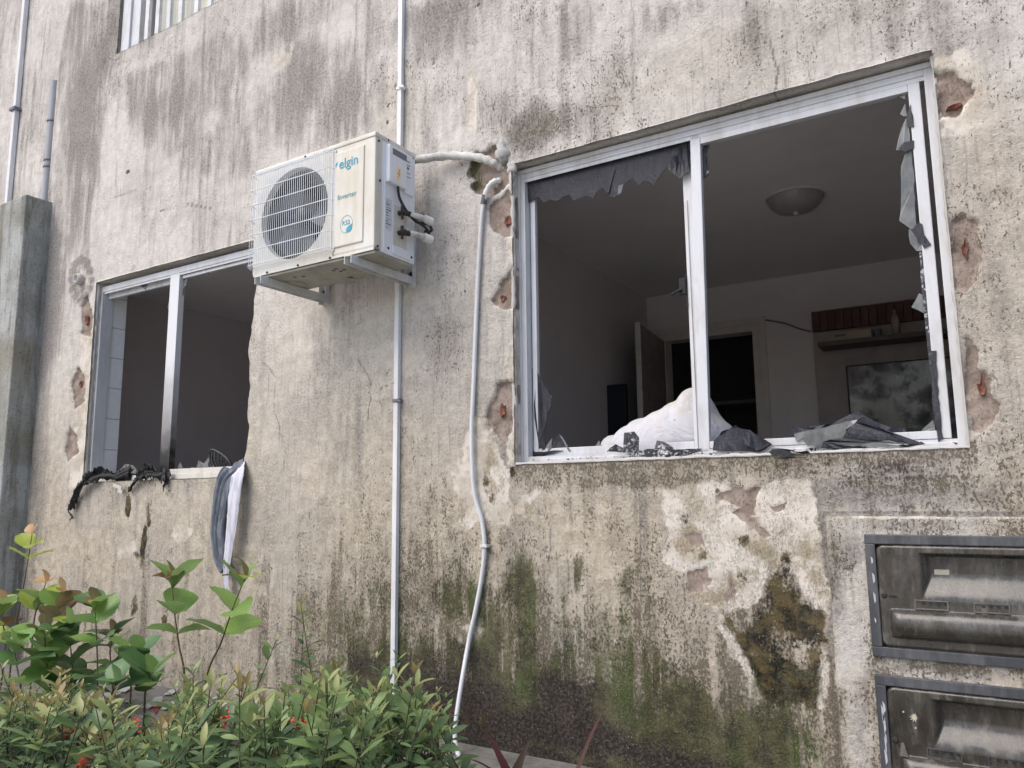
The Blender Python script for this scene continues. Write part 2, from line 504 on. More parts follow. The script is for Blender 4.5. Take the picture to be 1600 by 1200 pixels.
def axis(segs, forced):
    out = []
    for a, b, s in segs:
        n = max(1, int(round((b - a) / s)))
        out += list(np.linspace(a, b, n, endpoint=False))
    out.append(segs[-1][1])
    out = np.array(out)
    for f in forced:
        i = np.abs(out - f).argmin(); out[i] = f
    return np.unique(out)
xs = axis([(-11, -7, .25), (-7, -4.2, .014), (-4.2, -2.6, .0095), (-2.6, .35, .0066), (.35, .6, .03), (.6, 5, .25)],
          [RW[0], RW[1], LW[0], LW[1], UW[0], UW[1], MB1[0], MB1[1], STEPX - .004, STEPX + .004, -.486 - .004, -.486 + .003])
zs = axis([(-.3, -.05, .05), (-.05, 2.6, .0085), (2.6, 4.3, .014), (4.3, 7, .12)],
          [RW[2], RW[3], LW[2], LW[3], UW[2], UW[3], MB1[2], MB1[3], MB2[2], MB2[3], .934 - .003, .934 + .004])
GX, GZ = np.meshgrid(xs, zs, indexing='ij')
nx, nz = GX.shape

# warped coordinates give every stain a torn outline
WXn = GX + .05 * fbm(GX, GZ, 6, 11, 3, .6) + .055 * fbm(GX, GZ, 22, 15, 4, .65); WZn = GZ + .06 * fbm(GX, GZ, 6, 31, 3, .6) + .06 * fbm(GX, GZ, 22, 35, 4, .65)
CH = {k: np.zeros_like(GX) for k in ('grime', 'moss', 'mold', 'white', 'bare', 'warm', 'purple', 'wash', 'chip')}

def blob(ch, px, py, rx, ry, s=1.0, soft=.6, mode='max', warp=1.0):
    c = W(px, py)
    ax = abs((W(px + rx, py) - W(px - rx, py)).x) / 2
    az = abs((W(px, py + ry) - W(px, py - ry)).z) / 2
    X = GX + (WXn - GX) * warp * min(1, ax / .12 + .2); Z = GZ + (WZn - GZ) * warp * min(1, az / .12 + .2)
    d = np.sqrt(((X - c.x) / ax) ** 2 + ((Z - c.z) / az) ** 2)
    m = s * sstep(1 + soft * .5, 1 - soft, d)
    if mode == 'max': CH[ch] = np.maximum(CH[ch], m)
    elif mode == 'add': CH[ch] = np.clip(CH[ch] + m, 0, 1)
    else: CH[ch] = CH[ch] * (1 - m)

def poly(ch, pts, s=1.0, soft=.012, mode='max', warp=1.0):
    P = [W(x, y) for x, y in pts]
    P = np.array([(p.x, p.z) for p in P])
    lo = P.min(0) - .15; hi = P.max(0) + .15
    i0, i1 = np.searchsorted(xs, [lo[0], hi[0]]); j0, j1 = np.searchsorted(zs, [lo[1], hi[1]])
    X = (GX + (WXn - GX) * warp)[i0:i1, j0:j1]; Z = (GZ + (WZn - GZ) * warp)[i0:i1, j0:j1]
    inside = np.zeros(X.shape, bool); dist = np.full(X.shape, 9.0)
    for k in range(len(P)):
        a, b = P[k], P[(k + 1) % len(P)]
        cond = ((a[1] > Z) != (b[1] > Z))
        with np.errstate(divide='ignore', invalid='ignore'):
            xx = (b[0] - a[0]) * (Z - a[1]) / (b[1] - a[1] + 1e-12) + a[0]
        inside ^= cond & (X < xx)
        ab = b - a; t = np.clip(((X - a[0]) * ab[0] + (Z - a[1]) * ab[1]) / (ab @ ab + 1e-12), 0, 1)
        dist = np.minimum(dist, np.hypot(X - a[0] - t * ab[0], Z - a[1] - t * ab[1]))
    sd = np.where(inside, dist, -dist)
    m = s * sstep(-soft, soft, sd)
    A = CH[ch][i0:i1, j0:j1]
    if mode == 'max': A = np.maximum(A, m)
    elif mode == 'add': A = np.clip(A + m, 0, 1)
    else: A = A * (1 - m)
    CH[ch][i0:i1, j0:j1] = A

# --- warm beige below, cooler pink above
CH['warm'] = sstep(2.35, .7, GZ + .5 * fbm(GX, GZ, 1.4, 71, 4)) * .95
blob('warm', 1430, 900, 130, 330, .8, mode='cut', soft=.6)
for b in ((1560, 400, 120, 330, .75), (1150, 90, 260, 90, .35), (620, 170, 60, 60, .3)): blob('warm', *b)
# --- soft grey wash, with the pier's shadow painted along its right side
for b in ((130, 170, 34, 130, .95), (170, 60, 30, 90, .75), (75, 480, 26, 230, .85), (120, 330, 30, 90, .55), (260, 170, 60, 60, .65), (300, 210, 26, 130, .5),
          (345, 170, 34, 130, .62), (375, 90, 26, 70, .6), (470, 130, 60, 110, .75), (540, 150, 60, 100, .7), (590, 60, 30, 120, .5),
          (440, 40, 160, 50, .55), (690, 60, 90, 70, .5), (860, 60, 90, 60, .5), (960, 120, 60, 80, .40), (1180, 40, 70, 60, .4), (1320, 25, 90, 35, .45), (780, 170, 50, 60, .45),
          (830, 205, 60, 55, .75), (900, 190, 70, 40, .5), (420, 170, 30, 40, .5), (120, 450, 18, 46, .55), (1400, 770, 260, 36, .72), (1500, 150, 60, 60, .35),
          (560, 250, 60, 60, .3), (640, 130, 20, 160, .35), (60, 700, 26, 200, .5), (520, 900, 120, 120, .25), (1310, 900, 22, 100, .5), (200, 1010, 120, 60, .30),
          (1340, 860, 60, 40, .5), (1460, 820, 160, 14, .4), (1345, 1110, 26, 90, .5), (1500, 1045, 160, 12, .6)): blob('wash', *b, soft=.85)
poly('wash', [(192, 118), (250, 92), (300, 72), (345, 48), (368, 52), (380, 100), (392, 180), (398, 270), (378, 292), (350, 262), (320, 285), (290, 240), (262, 250), (240, 210), (200, 195)], .46, .06)
poly('wash', [(92, 90), (110, 0), (180, 0), (176, 90), (168, 150), (160, 230), (150, 300), (120, 250), (96, 250), (86, 170)], .60, .07)
poly('wash', [(398, 130), (450, 110), (520, 60), (600, 40), (612, 130), (596, 190), (560, 220), (500, 215), (440, 225), (405, 250)], .48, .10)
for b in ((230, 45, 30, 30, .6), (195, 1000, 100, 40, .5), (560, 700, 14, 160, .5), (505, 560, 16, 60, .45), (690, 20, 140, 40, .6), (1060, 20, 120, 30, .5)): blob('wash', *b, soft=.9)
for b in ((60, 200, 34, 100, .8), (420, 110, 24, 34, .6), (330, 190, 12, 22, .7), (300, 350, 130, 60, .45), (660, 250, 30, 40, .6)): blob('wash', *b, mode='cut', soft=.9)
# --- speckles, thickened along the pier to deepen its painted shadow
CH['grime'] = np.clip(.26 + .95 * fbm(GX, GZ, 1.7, 5, 5) + .5 * fbm(GX, GZ * .6, 7, 9, 3) + .16 * sstep(-3.2, -1.6, GX) + .18 * sstep(1.4, .6, GZ), .05, .8)
CH['wash'] = np.clip(np.maximum(CH['wash'], .16 + .5 * fbm(GX * 1.0, GZ * .4, 3.0, 45, 4)), 0, 1)
for b in ((840, 200, 90, 60, .80), (930, 170, 110, 60, .62), (1010, 140, 90, 60, .5), (720, 260, 60, 50, .50), (660, 330, 50, 60, .50), (700, 420, 50, 130, .55),
          (690, 540, 60, 110, .60), (560, 480, 60, 80, .42), (470, 600, 50, 90, .40), (1250, 60, 120, 60, .42), (1120, 110, 120, 50, .45), (1560, 330, 60, 160, .50),
          (1570, 500, 50, 100, .50), (1560, 690, 60, 40, .65), (1000, 750, 220, 24, .86), (860, 755, 80, 30, .80), (1420, 750, 220, 36, .85), (1150, 790, 160, 40, .55),
          (900, 800, 90, 60, .55), (820, 830, 70, 70, .60), (680, 800, 50, 90, .62), (590, 760, 70, 150, .48), (480, 850, 80, 130, .50), (250, 880, 120, 110, .46),
          (370, 860, 60, 110, .50), (960, 830, 40, 80, .60), (1020, 880, 60, 90, .58), (1080, 980, 90, 70, .50), (160, 860, 60, 70, .40), (400, 960, 60, 90, .52), (520, 960, 90, 90, .62),
          (130, 440, 30, 60, .6), (60, 600, 24, 220, .5), (1450, 830, 170, 18, .62), (1310, 850, 22, 60, .6), (1345, 1080, 24, 60, .72), (1500, 1040, 170, 14, .70),
          (120, 800, 26, 60, .5), (600, 620, 40, 100, .45), (940, 60, 100, 60, .4), (1330, 1150, 30, 60, .6), (1310, 1190, 30, 60, .5)): blob('grime', *b, soft=.8)
blob('grime', 1540, 230, 60, 60, .35, mode='cut'); blob('grime', 440, 700, 40, 80, .5, mode='cut')
for b in ((1420, 800, 180, 60, .66), (1320, 860, 40, 60, .8), (1450, 815, 170, 40, .75), (760, 850, 200, 60, .62), (560, 900, 120, 90, .6), (640, 700, 60, 160, .52), (1000, 840, 120, 60, .55), (1040, 960, 80, 60, .6), (300, 980, 200, 60, .5), (1560, 760, 60, 60, .6)): blob('grime', *b, soft=.9)
# --- moss
poly('moss', [(500, 930), (610, 890), (700, 870), (780, 880), (860, 850), (900, 900), (980, 900), (1060, 940), (1150, 1010), (1200, 1080), (1290, 1080), (1290, 1250), (480, 1250), (470, 1020)], .74, .26)
for b in ((900, 1130, 330, 100, .88), (700, 960, 150, 90, .62), (860, 970, 170, 120, .64), (1020, 990, 120, 150, .60), (1190, 1160, 120, 60, .85), (600, 1010, 110, 70, .60), (740, 1050, 100, 60, .8)): blob('moss', *b, soft=1.0)
CH['moss'] *= np.clip(.95 + 1.1 * fbm(GX, GZ, 2.4, 61, 4), .3, 1.3)
for b in ((820, 920, 34, 70, .88), (600, 925, 60, 40, .64), (690, 925, 44, 50, .70), (800, 1000, 50, 60, .70), (905, 900, 26, 44, .72), (990, 920, 36, 60, .70), (900, 1010, 70, 70, .64),
          (760, 960, 50, 40, .6), (1010, 1040, 70, 80, .66), (940, 1100, 90, 60, .74), (1100, 1120, 70, 70, .66), (1180, 1170, 90, 40, .72), (650, 1000, 70, 60, .60), (1060, 1160, 90, 40, .74),
          (545, 1010, 40, 70, .55), (1230, 1150, 60, 40, .7), (740, 280, 18, 26, 1.0), (90, 980, 60, 60, .35), (560, 1080, 60, 40, .6)): blob('moss', *b, soft=.9)
for b in ((720, 985, 40, 26, .75), (1090, 1010, 60, 60, .55), (860, 960, 14, 90, .4), (1130, 1080, 30, 70, .5)): blob('moss', *b, mode='cut', soft=.9)
# --- damp purple-brown at the foot
for b in ((710, 1100, 80, 80, .8), (680, 1060, 50, 60, .6), (800, 1130, 120, 50, .62), (760, 1080, 80, 50, .62), (880, 1090, 80, 50, .72), (700, 1130, 60, 60, .8), (860, 1140, 150, 40, .85), (650, 1060, 60, 40, .6), (1010, 1180, 200, 30, .65), (570, 1040, 50, 40, .5),
          (1340, 745, 70, 26, .42), (1420, 745, 90, 20, .34), (740, 1030, 60, 30, .55), (1000, 1110, 60, 40, .4), (800, 1180, 160, 26, .9), (740, 1120, 100, 60, .7), (900, 1160, 200, 34, .55), (1385, 738, 110, 24, .50), (1290, 738, 60, 18, .4)): blob('purple', *b, soft=.9)
# runs of dirt: narrow, vertical, growing stronger towards the ground and under the sills
RUN = fbm(GX + .012 * fbm(GX, GZ, 5, 77, 3), GZ * .045, 26, 78, 4, .65)
RUN2 = fbm(GX + .02 * fbm(GX, GZ, 4, 87, 3), GZ * .06, 15, 88, 4, .6)
low = sstep(1.25, .15, GZ)
CH['grime'] = np.clip(CH['grime'] + .26 * sstep(1.0, .3, GZ) * (GX > -3.2), 0, 1)
CH['grime'] = np.clip(CH['grime'] + .42 * sstep(.02, .18, RUN) * (.12 + .9 * low) - .45 * sstep(.03, .16, -RUN2) * low, 0, 1)
CH['wash'] = np.clip(CH['wash'] + .26 * sstep(.04, .2, RUN2) * (.35 + .65 * sstep(1.6, 3.2, GZ)), 0, 1)
CH['moss'] *= np.clip(1.06 - .8 * sstep(.02, .2, RUN), .5, 1.2)
CH['moss'] = np.clip(CH['moss'] + .62 * sstep(.50, .04, GZ) * (GX > -2.6) * (GX < -.62), 0, 1)
CH['purple'] = np.clip(CH['purple'] + .10 * sstep(.30, .02, GZ) * (GX > -2.6) * (GX < -.70), 0, 1)
for op, k_ in ((RW, 1.0), (LW, .7), (UW, .5)):
    d_ = np.where((GX > op[0]) & (GX < op[1]), op[2] - GZ, 9.0)
    CH['mold'] = np.maximum(CH['mold'], k_ * .42 * sstep(-.1, .25, RUN + .06 * fbm(GX, GZ, 20, 93, 3)) * sstep(.16, .0, d_) * (d_ > -.01))
    CH['wash'] = np.maximum(CH['wash'], k_ * sstep(.55, .0, d_) * (d_ > -.01) * np.clip(.28 + 1.6 * RUN, 0, .6))
# --- black drips
for b in ((225, 850, 5, 46, 1.0), (232, 812, 5, 16, .9), (200, 790, 6, 26, .8), (208, 945, 9, 20, .8), (180, 950, 7, 16, .6), (256, 975, 6, 18, .9), (215, 868, 8, 10, .6), (1225, 880, 12, 30, 1.0),
          (1212, 925, 18, 44, .8), (1252, 985, 30, 46, .95), (1268, 1030, 20, 30, 1.0), (1225, 1010, 34, 50, .72), (1172, 1000, 22, 30, .8), (1240, 1080, 40, 30, .75), (1195, 965, 18, 30, .6),
          (1140, 980, 12, 20, .8), (1240, 930, 22, 44, .62), (1045, 845, 10, 22, .7), (1070, 810, 12, 14, .55), (1120, 766, 5, 4, .9), (1160, 905, 12, 14, .5), (1165, 850, 14, 16, .45),
          (760, 745, 10, 26, .5), (770, 780, 8, 14, .6), (1100, 870, 12, 14, .45), (800, 735, 6, 14, .8), (740, 1130, 60, 30, .5), (607, 165, 3, 4, 1), (606, 192, 3, 4, 1), (200, 268, 4, 4, .6), (747, 8, 4, 5, .8)):
    blob('mold', *b, soft=.7)
poly('mold', [(1190, 900), (1230, 860), (1245, 920), (1290, 960), (1292, 1050), (1278, 1085), (1262, 1112), (1200, 1108), (1180, 1060), (1135, 985), (1170, 970)], .76, .05)
CH['mold'] *= np.clip(1.0 + 1.4 * fbm(GX, GZ, 7, 68, 4), .45, 1.35)
poly('moss', [(1165, 1020), (1285, 1040), (1270, 1110), (1195, 1105), (1175, 1060)], .95, .03)
# --- white putty patches
poly('white', [(735, 655), (770, 655), (772, 690), (795, 730), (800, 790), (850, 760), (830, 810), (800, 800), (790, 830), (750, 812), (730, 820), (712, 818), (712, 780), (700, 740), (725, 700)], .9, .03)
poly('white', [(1030, 760), (1130, 752), (1262, 756), (1282, 800), (1276, 860), (1292, 930), (1296, 1050), (1280, 1110), (1268, 1108), (1278, 1050), (1268, 960), (1240, 900), (1215, 885), (1196, 930), (1170, 950), (1140, 960), (1090, 948), (1075, 905), (1035, 880), (1042, 820)], .86, .03)
poly('white', [(1120, 950), (1160, 1000), (1180, 1060), (1195, 1110), (1180, 1112), (1150, 1040), (1118, 985)], .7, .02)
poly('white', [(794, 300), (809, 300), (808, 720), (796, 725), (790, 600), (800, 500), (788, 400)], .95, .02)
poly('white', [(120, 640), (150, 460), (158, 460), (136, 760), (108, 760)], .75, .03)
poly('white', [(128, 500), (150, 500), (146, 760), (118, 758), (128, 640), (122, 560)], .9, .02)
poly('white', [(1462, 90), (1500, 75), (1535, 100), (1540, 190), (1520, 210), (1480, 220), (1470, 190)], .80, .03)
poly('white', [(1293, 925), (1345, 915), (1372, 1050), (1376, 1210), (1320, 1210), (1300, 1060)], .34, .08)
for b in ((1325, 1000, 30, 90, .9), (1340, 1150, 26, 60, .7)): blob('grime', *b, mode='cut', soft=.8); blob('warm', *b, mode='cut', soft=.9)
poly('white', [(731, 108), (747, 110), (744, 208), (728, 206)], .9, .01, warp=.2)
for b in ((282, 830, 20, 18, .9), (206, 855, 12, 14, .75), (830, 1067, 8, 7, 1), (745, 700, 34, 40, .5), (700, 640, 16, 16, .5), (128, 440, 14, 24, .6), (740, 985, 26, 12, .55), (410, 920, 12, 16, .5),
          (440, 90, 26, 30, .55), (190, 860, 12, 20, .5)): blob('white', *b, soft=.7)
# --- plaster fallen off (bare render), with real depth
def chipoff(pts, depth, warp=.8, bare=1.0):
    depth *= .55 if depth > .01 else 1
    CHIPS.append((pts, depth))
    poly('bare', pts, bare, .012, warp=warp)
    old = CH['chip'].copy(); CH['chip'][:] = 0
    poly('chip', pts, 1, .007, warp=warp)
    CH['chip'] = np.maximum(old, CH['chip'] * depth)
CHIPS = []
chipoff([(1115, 770), (1150, 757), (1186, 755), (1184, 795), (1176, 805), (1190, 822), (1212, 840), (1198, 845), (1180, 828), (1150, 812), (1142, 800), (1160, 790), (1140, 782), (1116, 784)], .006)
chipoff([(1064, 832), (1092, 835), (1100, 858), (1084, 862)], .006)
chipoff([(1077, 898), (1108, 896), (1112, 912), (1104, 930), (1080, 928)], .006)
chipoff([(1208, 786), (1234, 786), (1228, 798), (1214, 800)], .005)
chipoff([(1136, 905), (1146, 905), (1144, 940), (1138, 942)], .004)
chipoff([(764, 325), (790, 300), (806, 318), (803, 370), (785, 372), (770, 356)], .028)
chipoff([(778, 440), (800, 420), (803, 480), (788, 484), (766, 470)], .030)
chipoff([(764, 632), (778, 600), (797, 594), (800, 660), (790, 690), (764, 674), (758, 655)], .030)
chipoff([(738, 262), (748, 235), (775, 222), (790, 250), (790, 290), (770, 306), (745, 300)], .040)
chipoff([(1462, 108), (1490, 112), (1518, 136), (1524, 148), (1500, 175), (1478, 182), (1468, 192)], .035)
chipoff([(1484, 345), (1500, 338), (1525, 350), (1532, 390), (1526, 440), (1508, 462), (1494, 460)], .028)
chipoff([(1502, 528), (1514, 535), (1528, 570), (1546, 585), (1550, 610), (1562, 628), (1552, 650), (1535, 668), (1515, 662)], .030)
chipoff([(124, 482), (136, 464), (142, 500), (140, 528), (126, 522)], .03)
chipoff([(110, 600), (122, 574), (132, 590), (128, 630), (116, 638)], .03)
chipoff([(101, 700), (110, 668), (120, 680), (121, 706), (106, 720)], .03)
# ring of grey around the plugged pipe left of the left window
for k in range(14):
    a = k / 14 * 2 * math.pi
    blob('wash', 127 + 15 * math.cos(a), 438 + 32 * math.sin(a), 7, 9, .95, soft=.8)
for (x, y) in ((738, 268), (744, 288), (742, 255)): blob('moss', x, y, 9, 10, 1.0, soft=.7)
# hairline seams
def seam(pts, w=.0035, s=.9):
    for (x0, y0), (x1, y1) in zip(pts[:-1], pts[1:]):
        a, b = W(x0, y0), W(x1, y1)
        ab = np.array((b.x - a.x, b.z - a.z)); X = WXn * .3 + GX * .7; Z = GZ
        t = np.clip(((X - a.x) * ab[0] + (Z - a.z) * ab[1]) / (ab @ ab), 0, 1)
        d = np.hypot(X - a.x - t * ab[0], Z - a.z - t * ab[1])
        CH['wash'] = np.maximum(CH['wash'], s * sstep(w * 2.2, w * .6, d))
for b in ((200, 770, 14, 26, .5), (232, 800, 10, 40, .55), (262, 770, 14, 22, .45), (120, 770, 10, 20, .3)): blob('mold', *b, soft=1.0)
seam([(988, 0), (990, 180)], s=.6); seam([(1000, 762), (1002, 960)]); seam([(165, 315), (200, 300), (245, 290)], s=.5); seam([(186, 110), (180, 300)], s=.4)
seam([(700, 1000), (701, 1090)], s=.5)
for pts in ([(1290, 640 + 120), (1262, 780), (1270, 830), (1248, 870)], [(410, 560), (432, 590), (428, 640), (446, 700), (440, 760)], [(1180, 830), (1168, 860), (1184, 890)], [(1080, 800), (1074, 850), (1082, 880)],
            [(560, 300 + 260), (580, 600), (574, 660)], [(250, 330), (290, 318), (330, 326)], [(1200, 60), (1216, 110), (1208, 150)], [(850, 780), (862, 830), (855, 880)]):
    seam(pts, .0022, .85); seam([(1640, 803), (1287, 803), (1296, 960), (1308, 1210)], .007, .95)
poly('white', [(1292, 806), (1640, 807), (1640, 811), (1296, 811)], .8, .006, warp=.25)  # highlight on the meter band's top edge, painted as a white line
# the openings stain the plaster under their sills
drip = .22 * fbm(GX * 1.0, GZ * .18, 16, 91, 4, .6) + .10
for op, s in ((RW, .9), (LW, .55), (UW, .5)):
    d = np.where((GX > op[0] - .02) & (GX < op[1] + .02), op[2] - GZ, 9)
    CH['grime'] = np.maximum(CH['grime'], s * sstep(.10 + drip, .0, d) * (d > -.02) * (d < 1))

# heightfield: +Y is into the wall
HY = .006 * fbm(GX, GZ, 2.2, 201, 4) + .0030 * fbm(GX, GZ, 26, 211, 3)
HY = HY + .0022 * fbm(GX, GZ, 60, 221, 2)
HY += CH['chip'] + (CH['chip'] > .002) * (CH['chip'] * 1.1) * fbm(GX, GZ, 22, 231, 4, .6)
HY += .002 * sstep(.4, .6, CH['white'])
HY = np.where(GX < STEPX, HY + .05, HY)                                          # the next bay steps back
HY = np.where((GX > -.486) & (GZ < .934), HY - .024, HY)                          # proud band round the meters
edge = lambda op: (np.abs(GX - op[0]) < .001) | (np.abs(GX - op[1]) < .001) | (np.abs(GZ - op[2]) < .001) | (np.abs(GZ - op[3]) < .001)
# horizontal push: jagged broken jamb on the right of the left window, slightly uneven elsewhere
PX = GX.copy(); PZ = GZ.copy()
inz = sstep(LW[2] - .05, LW[2] + .02, GZ) * sstep(LW[3] + .05, LW[3] - .02, GZ)
jag = (.09 * fbm(GZ * 0 + 3, GZ, 2.6, 301, 4, .62) + .035 * fbm(GZ * 0 + 5, GZ, 14, 311, 3) + .045 * (sstep(1.9, 2.35, GZ)) - .02)
PX += inz * jag * sstep(.16, .0, np.abs(GX - LW[1]))
for op in (RW, LW, UW):
    nr = sstep(.05, 0, np.maximum(np.maximum(op[0] - GX, GX - op[1]), np.maximum(op[2] - GZ, GZ - op[3])))
    PX += nr * .006 * fbm(GX, GZ, 14, 321, 3); PZ += nr * .008 * fbm(GX, GZ, 12, 331, 3)
uwn = sstep(.08, 0, np.abs(GZ - UW[2])) * (GX > UW[0] - .05) * (GX < UW[1] + .05)
PZ += uwn * .03 * fbm(GX, GZ * 0, 9, 341, 4)

def in_open(cx, cz):
    r = np.zeros(cx.shape, bool)
    for op in (RW, LW, UW, MB1, MB2):
        r |= (cx > op[0]) & (cx < op[1]) & (cz > op[2]) & (cz < op[3])
    return r

building = empty("apartment_building", (0, 0, 0))
tag(building, "weathered mould-stained plaster building facade with three window openings and chipped edges", "building")

def build_wall():
    cx = (GX[:-1, :-1] + GX[1:, 1:]) / 2; cz = (GZ[:-1, :-1] + GZ[1:, 1:]) / 2
    solid = ~in_open(cx, cz)
    idx = np.arange(nx * nz).reshape(nx, nz)
    q = np.stack([idx[:-1, :-1], idx[1:, :-1], idx[1:, 1:], idx[:-1, 1:]], -1)[solid]
    co = np.stack([PX, HY, PZ], -1).reshape(-1, 3)
    at = {k: v.reshape(-1) for k, v in CH.items()}
    # reveals: extrude the rim of each opening inwards
    extra_v = []; extra_q = []; src = []
    base = nx * nz
    for op, th in ((RW, THICK), (LW, THICK), (UW, .12), (MB1, .13), (MB2, .13)):
        i0, i1 = np.abs(xs - op[0]).argmin(), np.abs(xs - op[1]).argmin()
        j0, j1 = np.abs(zs - op[2]).argmin(), np.abs(zs - op[3]).argmin()
        loop = [(i, j0) for i in range(i0, i1)] + [(i1, j) for j in range(j0, j1)] + [(i, j1) for i in range(i1, i0, -1)] + [(i0, j) for j in range(j1, j0, -1)]
        ids = np.array([idx[a] for a in loop]); n = len(ids)
        steps = 5
        prev = ids
        for s in range(1, steps + 1):
            c = co[ids].copy(); t = s / steps
            c[:, 1] = c[:, 1] * (1 - t) + th * t
            new = base + np.arange(n); base += n
            extra_v.append(c); src.append(ids)
            nxt = np.roll(np.arange(n), -1)
            extra_q.append(np.stack([prev, new, new[nxt], prev[nxt]], -1))
            prev = new
    V = np.concatenate([co] + extra_v); Q = np.concatenate([q] + extra_q)
    used = np.zeros(len(V), bool); used[Q.ravel()] = True
    remap = np.cumsum(used) - 1
    Q = remap[Q]; srcs = np.concatenate([np.arange(nx * nz)] + src)[used]; V = V[used]
    inner = np.concatenate([np.zeros(nx * nz, bool)] + [np.ones(len(s), bool) for s in src])[used]
    me = bpy.data.meshes.new("facade_wall")
    me.vertices.add(len(V)); me.vertices.foreach_set("co", V.astype(np.float32).ravel())
    me.loops.add(Q.size); me.loops.foreach_set("vertex_index", Q.ravel().astype(np.int32))
    me.polygons.add(len(Q)); me.polygons.foreach_set("loop_start", np.arange(0, Q.size, 4, dtype=np.int32))
    me.polygons.foreach_set("loop_total", np.full(len(Q), 4, dtype=np.int32))
    me.polygons.foreach_set("use_smooth", np.ones(len(Q), bool))
    me.update(calc_edges=True)
    A = np.stack([at['grime'], at['moss'], at['mold'], at['white']], -1)[srcs]
    B = np.stack([at['bare'], at['warm'], at['purple'], at['wash']], -1)[srcs]
    A[inner, 0] *= .5; A[inner, 1] = 0; A[inner, 2] *= .5; B[inner, 3] *= .6
    for nm, D in (("stain_a", A), ("stain_b", B)):
        a = me.attributes.new(nm, 'FLOAT_COLOR', 'POINT')
        a.data.foreach_set("color", D.astype(np.float32).ravel())
    o = link("facade_wall", me, building, [M['plaster']])
    bm = None
    return o
wall = build_wall()

# broken hollow bricks showing in the deepest chips
def brick_bits(px, py, w, h, Y):
    c = W(px, py); ax = abs((W(px + w, py) - W(px - w, py)).x) / 2; az = abs((W(px, py + h) - W(px, py - h)).z) / 2
    m = MB()
    n = 9
    out = []
    for k in range(n):
        a = 2 * math.pi * k / n
        r = random.uniform(.45, 1.15)
        out.append((c.x + ax * r * math.cos(a), c.z + az * r * math.sin(a)))
    Y = .010
    ax *= .8
    vs = [(x, Y - .004 + random.uniform(-.003, .003), z) for x, z in out] + [(c.x + (x - c.x) * 1.3, Y + .02, c.z + (z - c.z) * 1.3) for x, z in out]
    inn = [(c.x + (x - c.x) * .35, Y + .004, c.z + (z - c.z) * .35) for x, z in out]
    vs += inn
    fs = [(i, (i + 1) % n, (i + 1) % n + n, i + n) for i in range(n)] + [(i, (i + 1) % n, (i + 1) % n + 2 * n, i + 2 * n) for i in range(n)] + [list(range(2 * n, 3 * n))]
    m.add(vs, fs)
    m.build("brick", M['terracotta'], building)
for a in ((1508, 388, 7, 20, .020), (1534, 607, 7, 20, .022), (784, 465, 5, 6, .022), (784, 640, 5, 12, .022), (1490, 165, 13, 4, .024), (133, 500, 3, 7, .024), (792, 345, 6, 8, .022), (124, 600, 3, 7, .024)):
    brick_bits(*a)

# ------------------------------------------------------------------ windows
def window_right():
    fr = MB()
    x0, x1, z0, z1 = -1.692, -0.062, 1.142, 2.436
    y0, y1 = .065, .140
    for (a, b, c, d) in ((x0, x0 + .032, z0, z1), (x1 - .030, x1, z0, z1)):
        fr.box(a, b, y0, y1, c, d, 0, .002)
    fr.box(x0 + .032, x1 - .030, y0, y1, z1 - .036, z1, 0, .002)
    fr.box(x0 + .032, x1 - .030, y0, y1, z0, z0 + .022, 0, .002)
    # tracks
    for yy in (y0 + .004, y0 + .034, y0 + .066):
        fr.box(x0 + .032, x1 - .030, yy, yy + .004, z1 - .052, z1 - .036, 0)
        fr.box(x0 + .032, x1 - .030, yy, yy + .004, z0 + .022, z0 + .032, 0)
    # outer bead
    fr.box(x0 - .004, x1 + .004, y0 - .008, y0, z1 - .014, z1 + .004, 0, .002)
    fr.box(x0 - .004, x0 + .010, y0 - .008, y0, z0, z1 - .014, 0, .002)
    w = fr.build("window", [M['white_alu']], building)
    w["label"] = "wide sliding window with smashed panes and film hanging from its left sash"
    # left sash, rear track
    s = MB(); ya, yb = .103, .125
    s.box(-1.655, -1.632, ya, yb, z0 + .033, z1 - .050, 0, .002)
    s.box(-0.955, -0.920, ya, yb, z0 + .033, z1 - .050, 0, .002)
    s.box(-0.948, -0.940, ya - .006, ya, z0 + .033, z1 - .28, 0, .001)
    s.box(-1.632, -0.955, ya, yb, z1 - .086, z1 - .050, 0, .002)
    s.box(-1.632, -0.955, ya, yb, z0 + .033, z0 + .066, 0, .002)
    s.build("sash", [M['white_alu']], w)
    # right sash, front track, hanging slightly out of true
    s = MB(); yc, yd = .070, .096
    ym = (yc + yd) / 2
    tl, bl = W(1085, 193, yc), W(1101, 713, yc)
    s.beam((tl.x, ym, z1 - .020), (bl.x, ym, z0 - .002), .040, .028, 0, .003)
    tr, br = W(1427, 131, yc), W(1477, 683, yc)
    s.beam((tr.x, ym, z1 - .040), (br.x, ym, z0 + .034), .036, .026, 0, .003)
    s.beam((tl.x + .02, ym, z1 - .062), (tr.x - .018, ym, z1 - .062), .026, .030, 0, .002, (0, 1, 0))
    s.beam((bl.x + .021, ym, z0 + .047), (br.x - .018, ym, z0 + .047), .026, .026, 0, .002, (0, 1, 0))
    s.build("sash", [M['white_alu']], w)
    # burnt rubber gasket in the mullion
    g = MB()
    for (a, b, c, d) in ((1071, 430, 1074, 480),):
        p, q = W(a, b, .099), W(c, d, .099)
        g.beam(p, q, .006, .004)
    g.build("gasket", [M['burnt']], w)
    la = MB(); p = W(1068, 447, .085)
    la.box(p.x - .020, p.x + .006, .090, .106, p.z - .03, p.z + .035, 0, .003); la.tube([(p.x - .01, .09, p.z - .01), (p.x - .045, .07, p.z - .03)], .006, 8)
    la.build("latch", [M['burnt']], w)
    return w
rwin = window_right()

